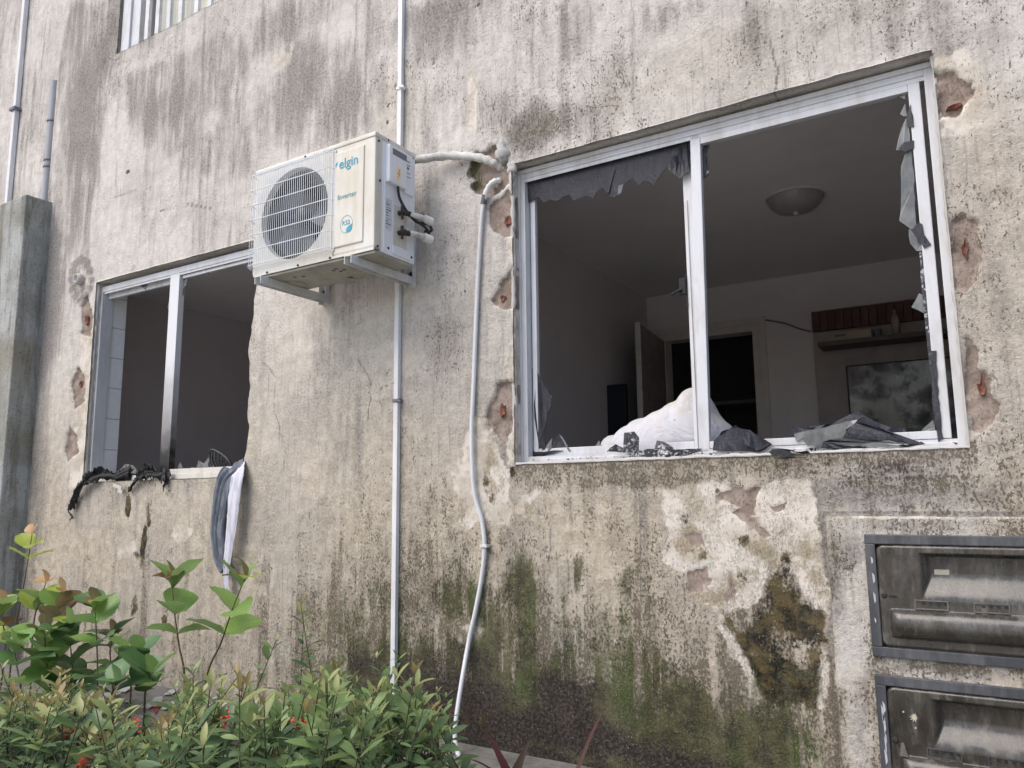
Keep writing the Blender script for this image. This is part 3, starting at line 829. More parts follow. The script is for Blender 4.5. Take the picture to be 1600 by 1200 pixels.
def shard(name, pts, Y, mat, parent, jitter=.004, thick=.004, lean=0.0, sub=0.02, bow=0.0):
    """a broken pane piece: outline at depth Y, triangulated, creased and given thickness"""
    if parent is not None and parent.name == "window": Y += .02
    P = [W(x, y, Y) for x, y in pts]
    # cut long edges and make them ragged
    Q = []
    for a, b in zip(P, P[1:] + P[:1]):
        L = (b - a).length; n = max(1, int(L / sub))
        nrm = Vector((-(b - a).z, 0, (b - a).x)); nrm = nrm.normalized() if nrm.length > 0 else nrm
        for k in range(n):
            q = a.lerp(b, k / n)
            if k: q = q + nrm * random.uniform(-1, 1) * min(.003, sub * .12)
            Q.append(q)
    zmin = min(q.z for q in Q)
    cx = sum(q.x for q in Q) / len(Q)
    bm = bmesh.new()
    vs = [bm.verts.new(q) for q in Q]
    f = bm.faces.new(vs)
    bmesh.ops.triangulate(bm, faces=[f])
    if (max(q.x for q in Q) - min(q.x for q in Q)) > .09:
        bmesh.ops.subdivide_edges(bm, edges=[e for e in bm.edges if e.calc_length() > .06], cuts=1, use_grid_fill=False)
        bmesh.ops.triangulate(bm, faces=bm.faces[:])
    for v in bm.verts:
        v.co.y += random.uniform(-1, 1) * jitter + (v.co.z - zmin) * lean + bow * (v.co.x - cx) ** 2
    geo = bmesh.ops.extrude_face_region(bm, geom=bm.faces[:])
    for e in geo['geom']:
        if isinstance(e, bmesh.types.BMVert): e.co.y += thick
    bmesh.ops.recalc_face_normals(bm, faces=bm.faces[:])
    me = bpy.data.meshes.new(name); bm.to_mesh(me); bm.free()
    o = link(name, me, None, [mat])
    if parent is not None: o.parent = parent; o.location = -world_loc(parent)
    return o

Fm, Gm, Km = M['film'], M['glass'], M['glitter']
# film still hanging in the left sash
shard("window_film", [(820, 281), (898, 254), (900, 262), (990, 238), (1076, 216), (1072, 232), (1060, 256), (1042, 262), (1032, 274), (1022, 290), (1014, 284), (1006, 283), (998, 290), (990, 279), (980, 284),
                      (972, 292), (966, 304), (958, 309), (952, 306), (942, 294), (934, 298), (928, 310), (918, 306), (908, 309), (896, 314), (890, 304), (880, 308), (872, 314), (860, 312), (850, 317), (842, 308), (832, 314), (822, 318)],
      .078, Fm, rwin, .0012, .003, lean=-.06)
shard("window_film", [(1042, 262), (1072, 218), (1078, 222), (1078, 268), (1064, 280), (1050, 270)], .066, Fm, rwin, .01, .003)
shard("window_film", [(1094, 238), (1106, 222), (1102, 262), (1106, 274), (1096, 282)], .080, Fm, rwin, .012, .003)
shard("glass_shard", [(1100, 232), (1094, 222), (1112, 214), (1108, 232)], .082, Gm, rwin, .001, .004)
shard("glass_shard", [(1098, 262), (1109, 268), (1099, 278)], .082, Gm, rwin, .001, .004)
shard("glass_shard", [(966, 290), (974, 288), (970, 302), (965, 304)], .074, Gm, rwin, .001, .004)
shard("glass_shard", [(958, 250), (964, 252), (952, 300), (948, 302)], .070, Fm, rwin, .001, .004)
# film bent in along the left stile
shard("window_film", [(817, 560), (822, 566), (838, 580), (852, 604), (860, 620), (862, 632), (856, 644), (850, 672), (842, 690), (826, 690), (818, 640)], .085, Fm, rwin, .004, .003, )
shard("window_film", [(815, 522), (821, 522), (824, 565), (822, 700), (817, 700)], .088, Fm, rwin, .003, .003)
shard("glass_shard", [(850, 640), (854, 610), (862, 620), (860, 634), (852, 646)], .09, Gm, rwin, .002, .003)
# pieces along the bottom of the left sash
for pts, mt, yy in (([(822, 702), (824, 684), (838, 690), (836, 706)], Gm, .085), ([(834, 706), (842, 688), (850, 684), (852, 702)], Fm, .083), ([(850, 702), (858, 690), (863, 684), (862, 700), (856, 707)], Gm, .082),
                    ([(862, 704), (866, 686), (873, 677), (880, 686), (892, 705)], Fm, .086), ([(874, 679), (878, 682), (893, 705), (889, 706)], Gm, .083), ([(898, 705), (908, 698), (922, 703), (916, 708)], Gm, .095),
                    ([(918, 705), (930, 698), (936, 688), (942, 702), (948, 705)], Gm, .10), ([(822, 706), (880, 704), (856, 711), (832, 714)], Fm, .080)):
    shard("window_film" if mt is Fm else "glass_shard", pts, yy, mt, rwin, .003, .004)
# clear pieces still gripped by the right stile
for pts, mt, yy in (([(1396, 147), (1404, 139), (1415, 139), (1414, 155)], Gm, .062), ([(1406, 178), (1414, 162), (1417, 182), (1412, 182)], Gm, .060), ([(1417, 178), (1423, 163), (1428, 198), (1418, 198)], Fm, .046),
                    ([(1400, 235), (1406, 208), (1416, 184), (1420, 200), (1422, 232)], Gm, .062), ([(1404, 232), (1412, 222), (1428, 219), (1428, 231), (1414, 237)], Fm, .046),
                    ([(1408, 258), (1414, 240), (1424, 236), (1428, 270), (1430, 330), (1434, 358), (1424, 358), (1405, 345), (1408, 318), (1412, 300), (1408, 280)], Gm, .060),
                    ([(1420, 358), (1434, 350), (1442, 392), (1432, 392), (1422, 380)], Gm, .064), ([(1424, 360), (1434, 348), (1455, 382), (1444, 388)], Fm, .046), ([(1436, 348), (1441, 350), (1446, 378), (1440, 378)], Fm, .047),
                    ([(1424, 480), (1436, 458), (1444, 462), (1445, 490)], Gm, .060), ([(1436, 395), (1446, 392), (1452, 470), (1457, 560), (1466, 640), (1460, 640), (1448, 520), (1440, 440)], Km, .052),
                    ([(1455, 548), (1463, 548), (1468, 640), (1474, 685), (1466, 690), (1458, 640)], Fm, .046), ([(1430, 684), (1444, 668), (1458, 656), (1464, 690)], Gm, .060)):
    shard("glass_shard", pts, yy, mt, rwin, .0015, .004)

# loose things on the sill of the right window
def loose(name, label, cat, pts, Y, mat, group=None, **k):
    o = shard(name, pts, Y, mat, None, **k)
    tag(o, label, cat, group)
    return o
G1 = "torn film and glass heaped on the right window sill"
loose("film_scrap", "crushed glass-speckled black film strip lying along the sill left of the mullion", "film scrap",
      [(948, 706), (962, 694), (974, 700), (975, 676), (990, 674), (998, 684), (996, 704), (1030, 700), (1050, 704), (1096, 700), (1098, 706), (1070, 712), (1020, 716), (990, 712), (974, 708)], .030, Km, G1, jitter=.007, thick=.006)
loose("film_scrap", "small crumpled film piece standing before the white pillow", "film scrap",
      [(1022, 704), (1026, 688), (1036, 690), (1052, 700), (1048, 704)], .040, Km, G1, jitter=.005)
loose("film_scrap", "humped dark film sheet just right of the white mullion", "film scrap",
      [(1114, 704), (1115, 688), (1128, 674), (1150, 664), (1154, 668), (1172, 674), (1206, 694), (1198, 700), (1188, 706), (1150, 704)], .050, Fm, G1, jitter=.007, thick=.004)
loose("film_scrap", "folded triangular flap of film leaning on the humped sheet", "film scrap",
      [(1164, 694), (1160, 670), (1172, 672), (1204, 694), (1188, 703), (1180, 704)], .036, Fm, G1, jitter=.006)
loose("film_scrap", "glossy black curl of film hanging over the sill edge", "film scrap",
      [(1198, 712), (1206, 702), (1230, 702), (1242, 706), (1262, 704), (1272, 714), (1240, 716), (1210, 716)], .004, M['burnt'], G1, jitter=.010, thick=.006)
loose("film_scrap", "tallest peaked sheet at the back of the film heap", "film scrap",
      [(1238, 690), (1237, 666), (1258, 670), (1290, 664), (1320, 652), (1339, 641), (1352, 650), (1376, 662), (1392, 668), (1412, 668), (1424, 690), (1330, 698)], .075, Fm, G1, jitter=.006)
loose("film_scrap", "flat greyish plate lying on the left of the film heap", "film scrap",
      [(1258, 676), (1300, 664), (1340, 656), (1334, 664), (1310, 676), (1318, 688), (1262, 697), (1256, 690)], .045, Gm, G1, jitter=.006, thick=.005)
loose("film_scrap", "broad rounded dark sheet in front of the film heap", "film scrap",
      [(1272, 700), (1286, 690), (1316, 684), (1336, 660), (1362, 664), (1386, 672), (1404, 690), (1420, 694), (1440, 690), (1446, 694), (1420, 698), (1330, 702)], .032, Fm, G1, jitter=.005)
loose("glass_piece", "pale glass slab tucked at the left end of the film heap", "glass piece",
      [(1240, 678), (1256, 674), (1284, 670), (1262, 682), (1244, 690)], .060, Gm, G1, jitter=.003)
loose("glass_piece", "flat pale glass sliver at the front sill edge", "glass piece",
      [(1370, 698), (1412, 696), (1404, 704), (1372, 704)], .010, Gm, G1, jitter=.002)
loose("glass_piece", "small grey plate of glass on the film heap front", "glass piece",
      [(1320, 696), (1388, 688), (1420, 694), (1380, 700)], .022, Gm, G1, jitter=.003)
loose("glass_piece", "little white glass chip between mullion and film heap", "glass piece",
      [(1198, 704), (1206, 700), (1240, 703), (1220, 708)], .02, Gm, G1, jitter=.002)

crumbs = MB()
for k in range(170):
    x = random.choice((random.uniform(-1.64, -.12), random.gauss(-.45, .16), random.gauss(-1.1, .14))); x = min(-.1, max(-1.66, x))
    c = Vector((x, random.uniform(.0, .06), 1.153 + random.uniform(0, .004))); r_ = random.uniform(.002, .006)
    q = [c + Vector((random.gauss(0, 1), random.gauss(0, 1), random.gauss(.3, .6))) * r_ for _ in range(4)]
    crumbs.add(q, [(0, 1, 2), (0, 2, 3), (0, 3, 1), (1, 3, 2)])
tag(crumbs.build("glass_crumbs", [M['film']]), "crumbs of broken glass scattered over the right sill", None, None, "stuff")
# white putty lips round the frames
def putty():
    m = MB()
    pts = []
    for k in range(60):
        x = -1.70 + k / 59 * 1.645
        pts.append((x, .012 + random.uniform(-.004, .004), 1.141 + random.uniform(-.002, .003)))
    m.tube(pts, .009, 6, radii=[random.uniform(.006, .011) for _ in pts])
    pts = [(-1.697 + random.uniform(-.002, .003), .022, 1.14 + k / 50 * 1.30) for k in range(51)]
    m.tube(pts, .01, 6, radii=[random.uniform(.007, .014) for _ in pts])
    pts = [(-.060 + random.uniform(-.002, .003), .030, 1.14 + k / 50 * 1.30) for k in range(51)]
    m.tube(pts, .01, 6, radii=[random.uniform(.006, .011) for _ in pts])
    m.build("putty_bead", [M['putty']], building)
    m = MB()
    pts = [(-4.868 + random.uniform(-.002, .003), .022, 1.13 + k / 40 * 1.28) for k in range(41)]
    m.tube(pts, .01, 6, radii=[random.uniform(.008, .014) for _ in pts])
    m.build("putty_bead", [M['putty']], building)
putty()

def window_left():
    fr = MB()
    x0, x1, z0, z1 = -4.866, -3.330, 1.132, 2.396
    y0, y1 = .04, .115
    fr.box(x0, x0 + .022, y0, y1, z0, z1, 0, .002)
    fr.box(x0 + .022, x1, y0, y1, z1 - .036, z1, 0, .002)
    fr.box(x0 + .022, x1 - .06, y0, y1, z0, z0 + .030, 1, .002)
    for yy in (y0 + .004, y0 + .034, y0 + .068):
        fr.box(x0 + .034, x1, yy, yy + .004, z1 - .05, z1 - .036, 0)
    fr.box(x0 + .034, -4.12, .075, .097, z1 - .078, z1 - .050, 0, .002)
    fr.box(-4.04, x1, .055, .077, z1 - .070, z1 - .050, 0, .002)
    fr.box(-4.12, x1 - .06, .048, .07, z0 + .030, z0 + .058, 1, .002)
    w = fr.build("window", [M['white_alu'], M['frame_dirty']], building)
    w["label"] = "left window without glass and with a scorched centre mullion"
    return w
lwin = window_left()
def mullion_material():
    m = N("scorched_white_mullion")
    s = m.n.new("ShaderNodeSeparateXYZ"); m.ln(m.coord("Object"), s.inputs[0])
    n = m.noise(9, 5, .6)
    h = m.math('ADD', s.outputs[2], m.math('MULTIPLY', m.math('SUBTRACT', n, .5), .35))
    col = m.mix(m.ramp(h, 1.30, 1.95), (.22, .21, .21), (.66, .67, .70))
    col = m.mix(m.ramp(h, 1.22, 1.40), (.012, .012, .012), col)
    m.set(col=col, rough=.45)
    return m.m
mm = MB()
a, b = W(275, 416, .045), W(256, 745, .045)
mm.beam((a.x, .062, 2.378), (b.x, .062, 1.150), .088, .040, 0, .003)
mm.build("mullion", [mullion_material()], lwin)
mm = MB()
mm.beam((a.x - .052, .085, 2.33), (b.x - .052, .085, 1.165), .02, .03, 0, .002)
mm.build("sash_stile", [M['frame_dirty']], lwin)
for pts in ([(218, 446), (231, 440), (226, 452)], [(286, 430), (296, 425), (290, 448), (285, 446)], [(316, 420), (332, 416), (324, 430)], [(382, 404), (394, 402), (392, 424), (386, 418)], [(262, 480), (266, 462), (266, 500)], [(283, 452), (288, 450), (285, 462)]):
    shard("glass_shard", pts, .068, Gm, lwin, .001, .004)
G2 = "glass pieces standing on the left window sill"
for pts, lab in (([(184, 738), (196, 725), (208, 727), (216, 740)], "low brown glass piece behind burnt cloth on left sill"),
                 ([(274, 738), (282, 722), (288, 736)], "small brownish shard just right of scorched mullion"),
                 ([(306, 736), (310, 719), (318, 724), (326, 715), (336, 728), (334, 737)], "pair of upright pale shards beside the black fan guard"),
                 ([(288, 735), (300, 730), (312, 732), (310, 738)], "flat grey shard on left sill between mullion and fan guard")):
    loose("glass_piece", lab, "glass piece", pts, .085, Gm, G2, jitter=.002)

# upper window: grille in front of a bright glazed sash
def window_upper():
    x0, x1, z0, z1 = UW
    f = MB()
    f.box(x0 + .01, x0 + .10, .02, .06, z0 - .012, z1, 0, .004)
    f.box(x0 + .10, x0 + .19, .035, .075, z0 - .012, z1, 0, .004)
    f.box(x1 - .1, x1 - .01, .02, .06, z0 - .012, z1, 0, .004)
    f.box(x0 + .10, x1 - .1, .045, .09, z0 - .012, z0 + .02, 0, .003)
    w = f.build("window", [M['white_alu']], building)
    w["label"] = "upper window with a white vertical bar grille before glass and pale curtain"
    g = MB(); g.box(x0 + .19, x1 - .1, .080, .084, z0 - .02, z1)
    mg = N("window_pane"); mg.set(col=(.75, .77, .78), rough=.08)
    tr = mg.n.new("ShaderNodeBsdfTransparent"); mx = mg.n.new("ShaderNodeMixShader"); mx.inputs[0].default_value = .12
    mg.ln(tr.outputs[0], mx.inputs[1]); mg.ln(mg.b.outputs[0], mx.inputs[2]); mg.ln(mx.outputs[0], mg.out.inputs[0])
    g.build("pane", [mg.m], w)
    k = 0
    for px in (221, 237, 254, 272, 297, 317):
        p = W(px, 40, .0)
        m = MB(); m.box(p.x - .020, p.x + .020, .034, .056, z0 - .02, z1, 0, .002)
        m.build("grille_bar", [M['steel_bracket'] if px not in (254,) else M['white_alu']], w)
    # pale curtain
    n = 120; c = MB(); vs = []
    for i in range(n + 1):
        x = x0 + .26 + (x1 - x0 - .46) * i / n
        y = .125 + .014 * math.sin(i * .7) + .008 * math.sin(i * 1.9)
        vs += [(x, y, z0 - .1), (x, y, z1)]
    c.add(vs, [(2 * i, 2 * i + 2, 2 * i + 3, 2 * i + 1) for i in range(n)], 0, True)
    mc = cloth_material("pale_curtain", (.86, .85, .74), (.80, .80, .74))
    o = c.build("curtain", [mc], w)
    return w
window_upper()

# ------------------------------------------------------------------ rooms behind
def slab(name, verts, mat, parent=building):
    m = MB(); m.add(verts, [list(range(len(verts)))]); return m.build(name, [mat], parent)
ZC, ZF, YB = 2.59, .17, 3.0
XL, XR = -2.27, 0.75
y0 = THICK
# solid room surfaces, each a slab with thickness
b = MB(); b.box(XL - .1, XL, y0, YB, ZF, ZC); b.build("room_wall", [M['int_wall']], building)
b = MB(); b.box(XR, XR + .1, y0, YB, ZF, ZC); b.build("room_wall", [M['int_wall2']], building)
b = MB(); b.box(XL - .1, XR + .1, y0 - .02 + .002, YB + .1, ZC, ZC + .12); b.build("room_ceiling", [M['ceil']], building)
b = MB(); b.box(XL - .1, XR + .1, y0 - .02 + .002, YB + 2.2, ZF - .12, ZF); b.build("room_floor", [M['int_floor']], building)
dz, dx0, dx1 = 2.262, -2.17, -1.395       # doorway in the back wall
b = MB()
b.box(XL - .1, dx0, YB, YB + .12, ZF, ZC); b.box(dx0, dx1, YB, YB + .12, dz, ZC); b.box(dx1, XR + .1, YB, YB + .12, ZF, ZC)
b.build("room_wall", [M['int_wall2']], building)
# wall pieces closing the facade's back side beside and above the window
b = MB()
b.box(XL, RW[0] - .012, y0 + .001, y0 + .02, ZF, ZC); b.box(RW[1] + .012, XR, y0 + .001, y0 + .02, ZF, ZC)
b.box(RW[0] - .012, RW[1] + .012, y0 + .001, y0 + .02, RW[3] + .012, ZC); b.box(RW[0] - .012, RW[1] + .012, y0 + .001, y0 + .02, ZF, RW[2] - .012)
b.build("room_wall", [M['int_wall']], building)
# corridor beyond the door
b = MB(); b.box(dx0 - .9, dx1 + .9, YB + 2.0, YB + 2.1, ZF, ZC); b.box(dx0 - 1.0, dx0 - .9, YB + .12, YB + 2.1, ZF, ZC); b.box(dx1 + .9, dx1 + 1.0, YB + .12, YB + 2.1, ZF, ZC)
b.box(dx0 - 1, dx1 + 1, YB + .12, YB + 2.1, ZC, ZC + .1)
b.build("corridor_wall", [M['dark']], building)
# door: frame fixed to the wall, leaf swung towards the window
d = MB()
d.box(dx0, dx0 + .05, YB - .015, YB + .13, ZF, dz, 0, .004); d.box(dx1 - .05, dx1, YB - .015, YB + .13, ZF, dz, 0, .004); d.box(dx0 + .05, dx1 - .05, YB - .015, YB + .13, dz - .05, dz, 0, .004)
d.box(dx0 - .05, dx0, YB - .02, YB - .001, ZF, dz + .05, 0, .003); d.box(dx1, dx1 + .05, YB - .02, YB - .001, ZF, dz + .05, 0, .003); d.box(dx0, dx1, YB - .02, YB - .001, dz, dz + .05, 0, .003)
dd = d.build("door", [M['doorframe']], building); dd["label"] = "open interior door with a pale frame"
d = MB(); lx = dx0 + .03
d.beam((lx, YB - .05, ZF + .01), (lx, YB - .05, ZF + .011), .01, .01)
ang = R(83)
def leafpt(s): return Vector((lx + math.cos(ang) * s, YB - .03 - math.sin(ang) * s, 0))
p0, p1 = leafpt(0), leafpt(.70)
d = MB(); d.beam((p0.x, p0.y, (ZF + dz) / 2 - .02), (p1.x, p1.y, (ZF + dz) / 2 - .02), .036, 2.03, 0, .002, (1, 0, 0))
d.build("door_leaf", [M['door']], dd)
d = MB(); d.beam((p1.x, p1.y - .003, ZF + .03), (p1.x, p1.y - .003, dz - .04), .040, .006, 0, .001)
d.build("door_edge", [M['doorframe']], dd)
# ceiling lamp
lp = W(1242, 308, 1.45); lp.z = ZC
L = MB()
L.lathe([(0.0, -.085), (.05, -.083), (.10, -.070), (.128, -.045), (.142, -.018), (.146, 0)], Matrix.Translation(lp), 32, 0)
lamp = L.build("ceiling_lamp", [M['bulb']]); tag(lamp, "unlit round ceiling lamp dish on the room ceiling", "lamp")
L = MB(); L.lathe([(0, -.100), (.012, -.098), (.014, -.085)], Matrix.Translation(lp), 12, 0); L.lathe([(.146, 0), (.150, -.01), (.150, 0)], Matrix.Translation(lp), 32, 0)
L.build("finial", [M['steel_bracket']], lamp)
# media panel, shelf and things on it
pl = W(1268, 490, 2.94)
PXL = pl.x
mp = empty("media_panel", (PXL, 2.94, ZF))
tag(mp, "grey-brown wall panel with a reddish slatted top board behind the right pane", "wall panel")
m = MB(); m.box(PXL, .70, 2.94, 2.99, ZF + .3, W(1268, 520, 2.94).z, 0, .003); m.build("panel", [M['panelm']], mp)
zt, zb = W(1268, 488, 2.93).z, W(1268, 520, 2.93).z
xx = PXL
red = simple("reddish_wood", (.12, .055, .05), .6, (.07, .035, .033), .6, 10)
while xx < .65:
    m = MB(); m.box(xx + .001, xx + .051, 2.915 + random.uniform(0, .006), 2.99, zb + .002, zt, 0, .003); m.build("slat", [red], mp); xx += .053
s1, s2 = W(1283, 540, 2.86), W(1455, 522, 2.86)
m = MB(); m.box(s1.x, .45, 2.72, 2.938, s1.z - .03, s1.z, 0, .003)
sh = m.build("shelf", [M['dark']]); tag(sh, "thin dark shelf fixed across the wall panel", "shelf")
a, b2 = W(1293, 520, 2.8), W(1362, 510, 2.8)
m = MB(); m.box(a.x, b2.x, 2.76, 2.86, s1.z, s1.z + .062, 0, .004); bx = m.build("router_box", [simple("cream_cardboard", (.42, .36, .30), .7)]); tag(bx, "long flat cream box lying on the dark shelf", "box")
m = MB(); m.box(a.x + .05, a.x + .12, 2.757, 2.7595, s1.z + .03, s1.z + .045); m.build("print", [M['ink']], bx)
a = W(1399, 505, 2.8)
m = MB(); m.lathe([(0, 0), (.026, .001), (.027, .11), (.018, .135), (.010, .145), (.010, .175), (.0, .176)], Matrix.Translation((a.x, 2.8, s1.z)), 16)
o = m.build("bottle", [simple("pale_plastic_bottle", (.30, .28, .27), .4)]); tag(o, "small pale bottle standing on the shelf beside the red boards", "bottle")
a = W(1371, 512, 2.8)
m = MB(); m.lathe([(0, 0), (.022, .001), (.024, .06), (.0, .061)], Matrix.Translation((a.x, 2.8, s1.z)), 14)
o = m.build("jar", [M['ink']]); tag(o, "little dark jar on the shelf between box and bottle", "jar")
# television, a pale reflection painted into its screen colour
def tv_material():
    m = N("television_screen_with_reflection")
    n = m.noise(5, 5, .65); d = m.noise(4.5, 6, .7, m.mapped((1, 1, .35)))
    s = m.n.new("ShaderNodeSeparateXYZ"); m.ln(m.coord("Generated"), s.inputs[0])
    dust_gleam = m.math('MULTIPLY', m.ramp(d, .40, .56), m.ramp(s.outputs[2], .42, .58))
    col = m.mix(m.math('MULTIPLY', dust_gleam, .8), (.022, .024, .030), (.21, .20, .205))
    m.set(col=col, rough=m.ramp(n, .4, .6, .15, .5))
    return m.m
t1 = W(1322, 572, 2.85)
m = MB(); m.box(t1.x, t1.x + 1.12, 2.83, 2.87, t1.z - .66, t1.z, 0, .006)
tv = m.build("television", [M['black_rubber']]); tag(tv, "large flat television with a pale reflection painted on its screen below the shelf", "television")
m = MB(); m.box(t1.x + .012, t1.x + 1.108, 2.826, 2.832, t1.z - .645, t1.z - .012); m.build("screen", [tv_material()], tv)
m = MB(); m.box(t1.x - .3, t1.x + 1.3, 2.62, 2.93, ZF, t1.z - .664, 0, .006); o = m.build("tv_cabinet", [M['door']]); tag(o, "low brown cabinet carrying the television", "cabinet")
# second dark screen leaning by the door
p = W(946, 602, 2.2); q = W(946, 672, 2.2)
m = MB(); q2 = W(980, 610, 2.2)
m.box(p.x, p.x + .15, 2.2, 2.24, p.z - .8, p.z, 0, .004)
o = m.build("mirror", [M['black_rubber']]); tag(o, "dark upright framed panel standing against the left wall by the open door", "mirror")
m = MB(); m.box(p.x + .012, p.x + .138, 2.196, 2.2005, p.z - .78, p.z - .012); m.build("glass", [M['ac_dark']], o)
m = MB(); m.box(p.x - .012, p.x + .0, 2.19, 2.24, p.z - .8, p.z + .01, 0, .003); m.build("frame", [M['ink']], o)
# things in the corridor: pale shelf edge
m = MB(); a = W(1113, 630, 4.6); m.box(a.x, a.x + .5, 4.5, 4.9, a.z - .03, a.z); m.box(a.x, a.x + .5, 4.5, 4.9, ZF, ZF + .03); m.box(a.x + .0, a.x + .03, 4.5, 4.9, ZF + .03, a.z - .03); m.box(a.x + .47, a.x + .5, 4.5, 4.9, ZF + .03, a.z - .03)
o = m.build("side_table", [M['door']]); tag(o, "dim brown table in the corridor beyond the doorway", "table")
# loose cable from the door frame
m = MB(); m.tube(bez([W(1196, 500, 2.96), W(1225, 505, 2.97), W(1250, 514, 2.97), W(1268, 518, 2.97)]), .006, 6)
o = m.build("cable", [M['ink']]); tag(o, "thin wire sagging from the door frame to the panel", "cable")

# left room
XL2, XR2, YB2 = -5.60, -2.45, 2.6
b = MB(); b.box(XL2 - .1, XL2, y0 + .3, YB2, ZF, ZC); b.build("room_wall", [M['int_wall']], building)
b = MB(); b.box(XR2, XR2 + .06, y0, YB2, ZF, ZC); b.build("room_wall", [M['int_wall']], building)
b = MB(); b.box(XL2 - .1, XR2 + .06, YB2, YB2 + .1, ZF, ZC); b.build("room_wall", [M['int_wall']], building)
b = MB(); b.box(XL2 - .1, XR2 + .06, y0 - .018, YB2 + .1, ZC, ZC + .12); b.build("room_ceiling", [M['ceil']], building)
b = MB(); b.box(XL2 - .1, XR2 + .06, y0 - .018, YB2 + .1, ZF - .12, ZF); b.build("room_floor", [M['int_floor']], building)
b = MB()
b.box(XL2, LW[0] - .012, y0 + .001, y0 + .02, ZF, ZC); b.box(LW[1] + .05, XR2, y0 + .001, y0 + .02, ZF, ZC)
b.box(LW[0] - .012, LW[1] + .05, y0 + .001, y0 + .02, LW[3] + .012, ZC); b.box(LW[0] - .012, LW[1] + .05, y0 + .001, y0 + .02, ZF, LW[2] - .012)
b.build("room_wall", [M['int_wall']], building)
# tiled inner cheek of the left window, tile by tile
z = 1.14
while z < 2.40:
    m = MB(); m.box(LW[0] - .0015, LW[0] + .008, .118, .215, z + .002, min(z + .198, 2.40), 0, .002)
    m.build("tile", [M['tile']], building); z += .20
# a dim box for the upper window
b = MB(); b.box(UW[0] - .3, UW[1] + .3, .9, 1.0, 3.7, 5.5); b.box(UW[0] - .3, UW[1] + .3, .14, .9, 5.5, 5.6); b.box(UW[0] - .4, UW[0] - .3, .14, .9, 3.7, 5.5); b.box(UW[1] + .3, UW[1] + .4, .14, .9, 3.7, 5.5); b.box(UW[0] - .3, UW[1] + .3, .14, .9, 3.6, 3.7)
b.build("room_wall", [M['int_wall2']], building)

# pillow / duvet slumped on the sill
def pillow():
    bm = bmesh.new()
    n = 40
    outline_top = [(930, 690), (936, 680), (946, 675), (958, 674), (968, 662), (985, 652), (1010, 642), (1035, 628), (1055, 615), (1066, 602), (1078, 596), (1090, 606), (1104, 632), (1118, 650), (1134, 664), (1148, 690)]
    tops = [W(x, y, .22) for x, y in outline_top]
    vs = []
    xs_ = np.linspace(tops[0].x, tops[-1].x, 56)
    tx = [t.x for t in tops]; tz = [t.z for t in tops]
    base = 1.145
    K = 28
    grid = []
    for i, x in enumerate(xs_):
        h = np.interp(x, tx, tz) - base
        ring = []
        e = math.sin(math.pi * min(max((i + .5) / 56, 0), 1)) ** .35
        for k in range(K):
            a = 2 * math.pi * k / K
            yy = .155 * e * math.copysign(abs(math.cos(a)) ** .8, math.cos(a))
            zz = (h / 2) * (1 + math.copysign(abs(math.sin(a)) ** .75, math.sin(a)))
            wr = .010 * abs(math.sin(x * 22 + zz * 14)) ** .5 + .006 * abs(math.sin(zz * 40 - x * 35)) ** .6 + .004 * math.sin(x * 75 + zz * 30)
            ring.append(bm.verts.new((x, .30 + yy * (1.25 - .55 * zz / .5) + wr, base - .01 + zz + .003 * math.sin(x * 90))))
        grid.append(ring)
    for i in range(55):
        for k in range(K):
            bm.faces.new((grid[i][k], grid[i][(k + 1) % K], grid[i + 1][(k + 1) % K], grid[i + 1][k]))
    bm.faces.new(grid[0]); bm.faces.new(grid[-1][::-1])
    bmesh.ops.recalc_face_normals(bm, faces=bm.faces[:])
    for f in bm.faces: f.smooth = True
    me = bpy.data.meshes.new("pillow"); bm.to_mesh(me); bm.free()
    o = link("pillow", me, None, [M['pillow']])
    tag(o, "stained white pillow slumped behind the right window mullion", "pillow")
pillow()
m = MB(); m.box(-1.62, -.72, THICK + .022, THICK + .5, ZF, 1.133, 0, .01)
o = m.build("chest", [M['door']]); tag(o, "brown chest standing under the sill behind the white pillow", "chest")

# ------------------------------------------------------------------ pier, next bay, pipes
m = MB()
px0, px1, pyf, pzt = -7.2, -5.48, -.175, 3.10
m._box(Matrix.Translation(((px0 + px1) / 2, (pyf + .04) / 2, (pzt - .3) / 2)), (px1 - px0) / 2, (.04 - pyf) / 2, (pzt + .3) / 2, 0, .012)
pier = m.build("concrete_pier", [M['pier']]); tag(pier, "mossy grey concrete pier projecting at the left end of the facade", "pier")
def pipe(name, label, pts, r, mat, cat="pipe", n=10):
    m = MB(); m.tube(pts, r, n); o = m.build(name, [mat]); tag(o, label, cat); return o
a, b2 = W(46, 0, .02), W(3, 318, .02)
m = MB(); m.box((a.x + b2.x) / 2 - .02, (a.x + b2.x) / 2 + .02, .01, .045, 3.0, 6.8, 0, .006)
o = m.build("conduit", [M['pvc']]); tag(o, "pale square conduit rising behind the concrete pier at far left", "conduit")
z = W(22, 168, .0).z
c = MB(); c.box((a.x + b2.x) / 2 - .04, (a.x + b2.x) / 2 + .04, -.006, .05, z - .012, z + .012, 0, .003); c.build("clip", [M['ink']], o)
m = MB(); xg = -5.62; m.tube([(xg, .025, 2.9), (xg, .025, 4.06)], .032, 12)
o = m.build("pipe", [simple('grey_pipe', (.34, .35, .38), .5, streak=True)]); tag(o, "grey pipe stub in the corner where the facade steps back", "pipe")
for zz in (3.45, 3.40, 3.75):
    c = MB(); c.lathe([(.033, -.008), (.036, -.008), (.036, .008), (.033, .008)], Matrix.Translation((xg, .025, zz)), 14); c.build("clip", [M['ink']], o)

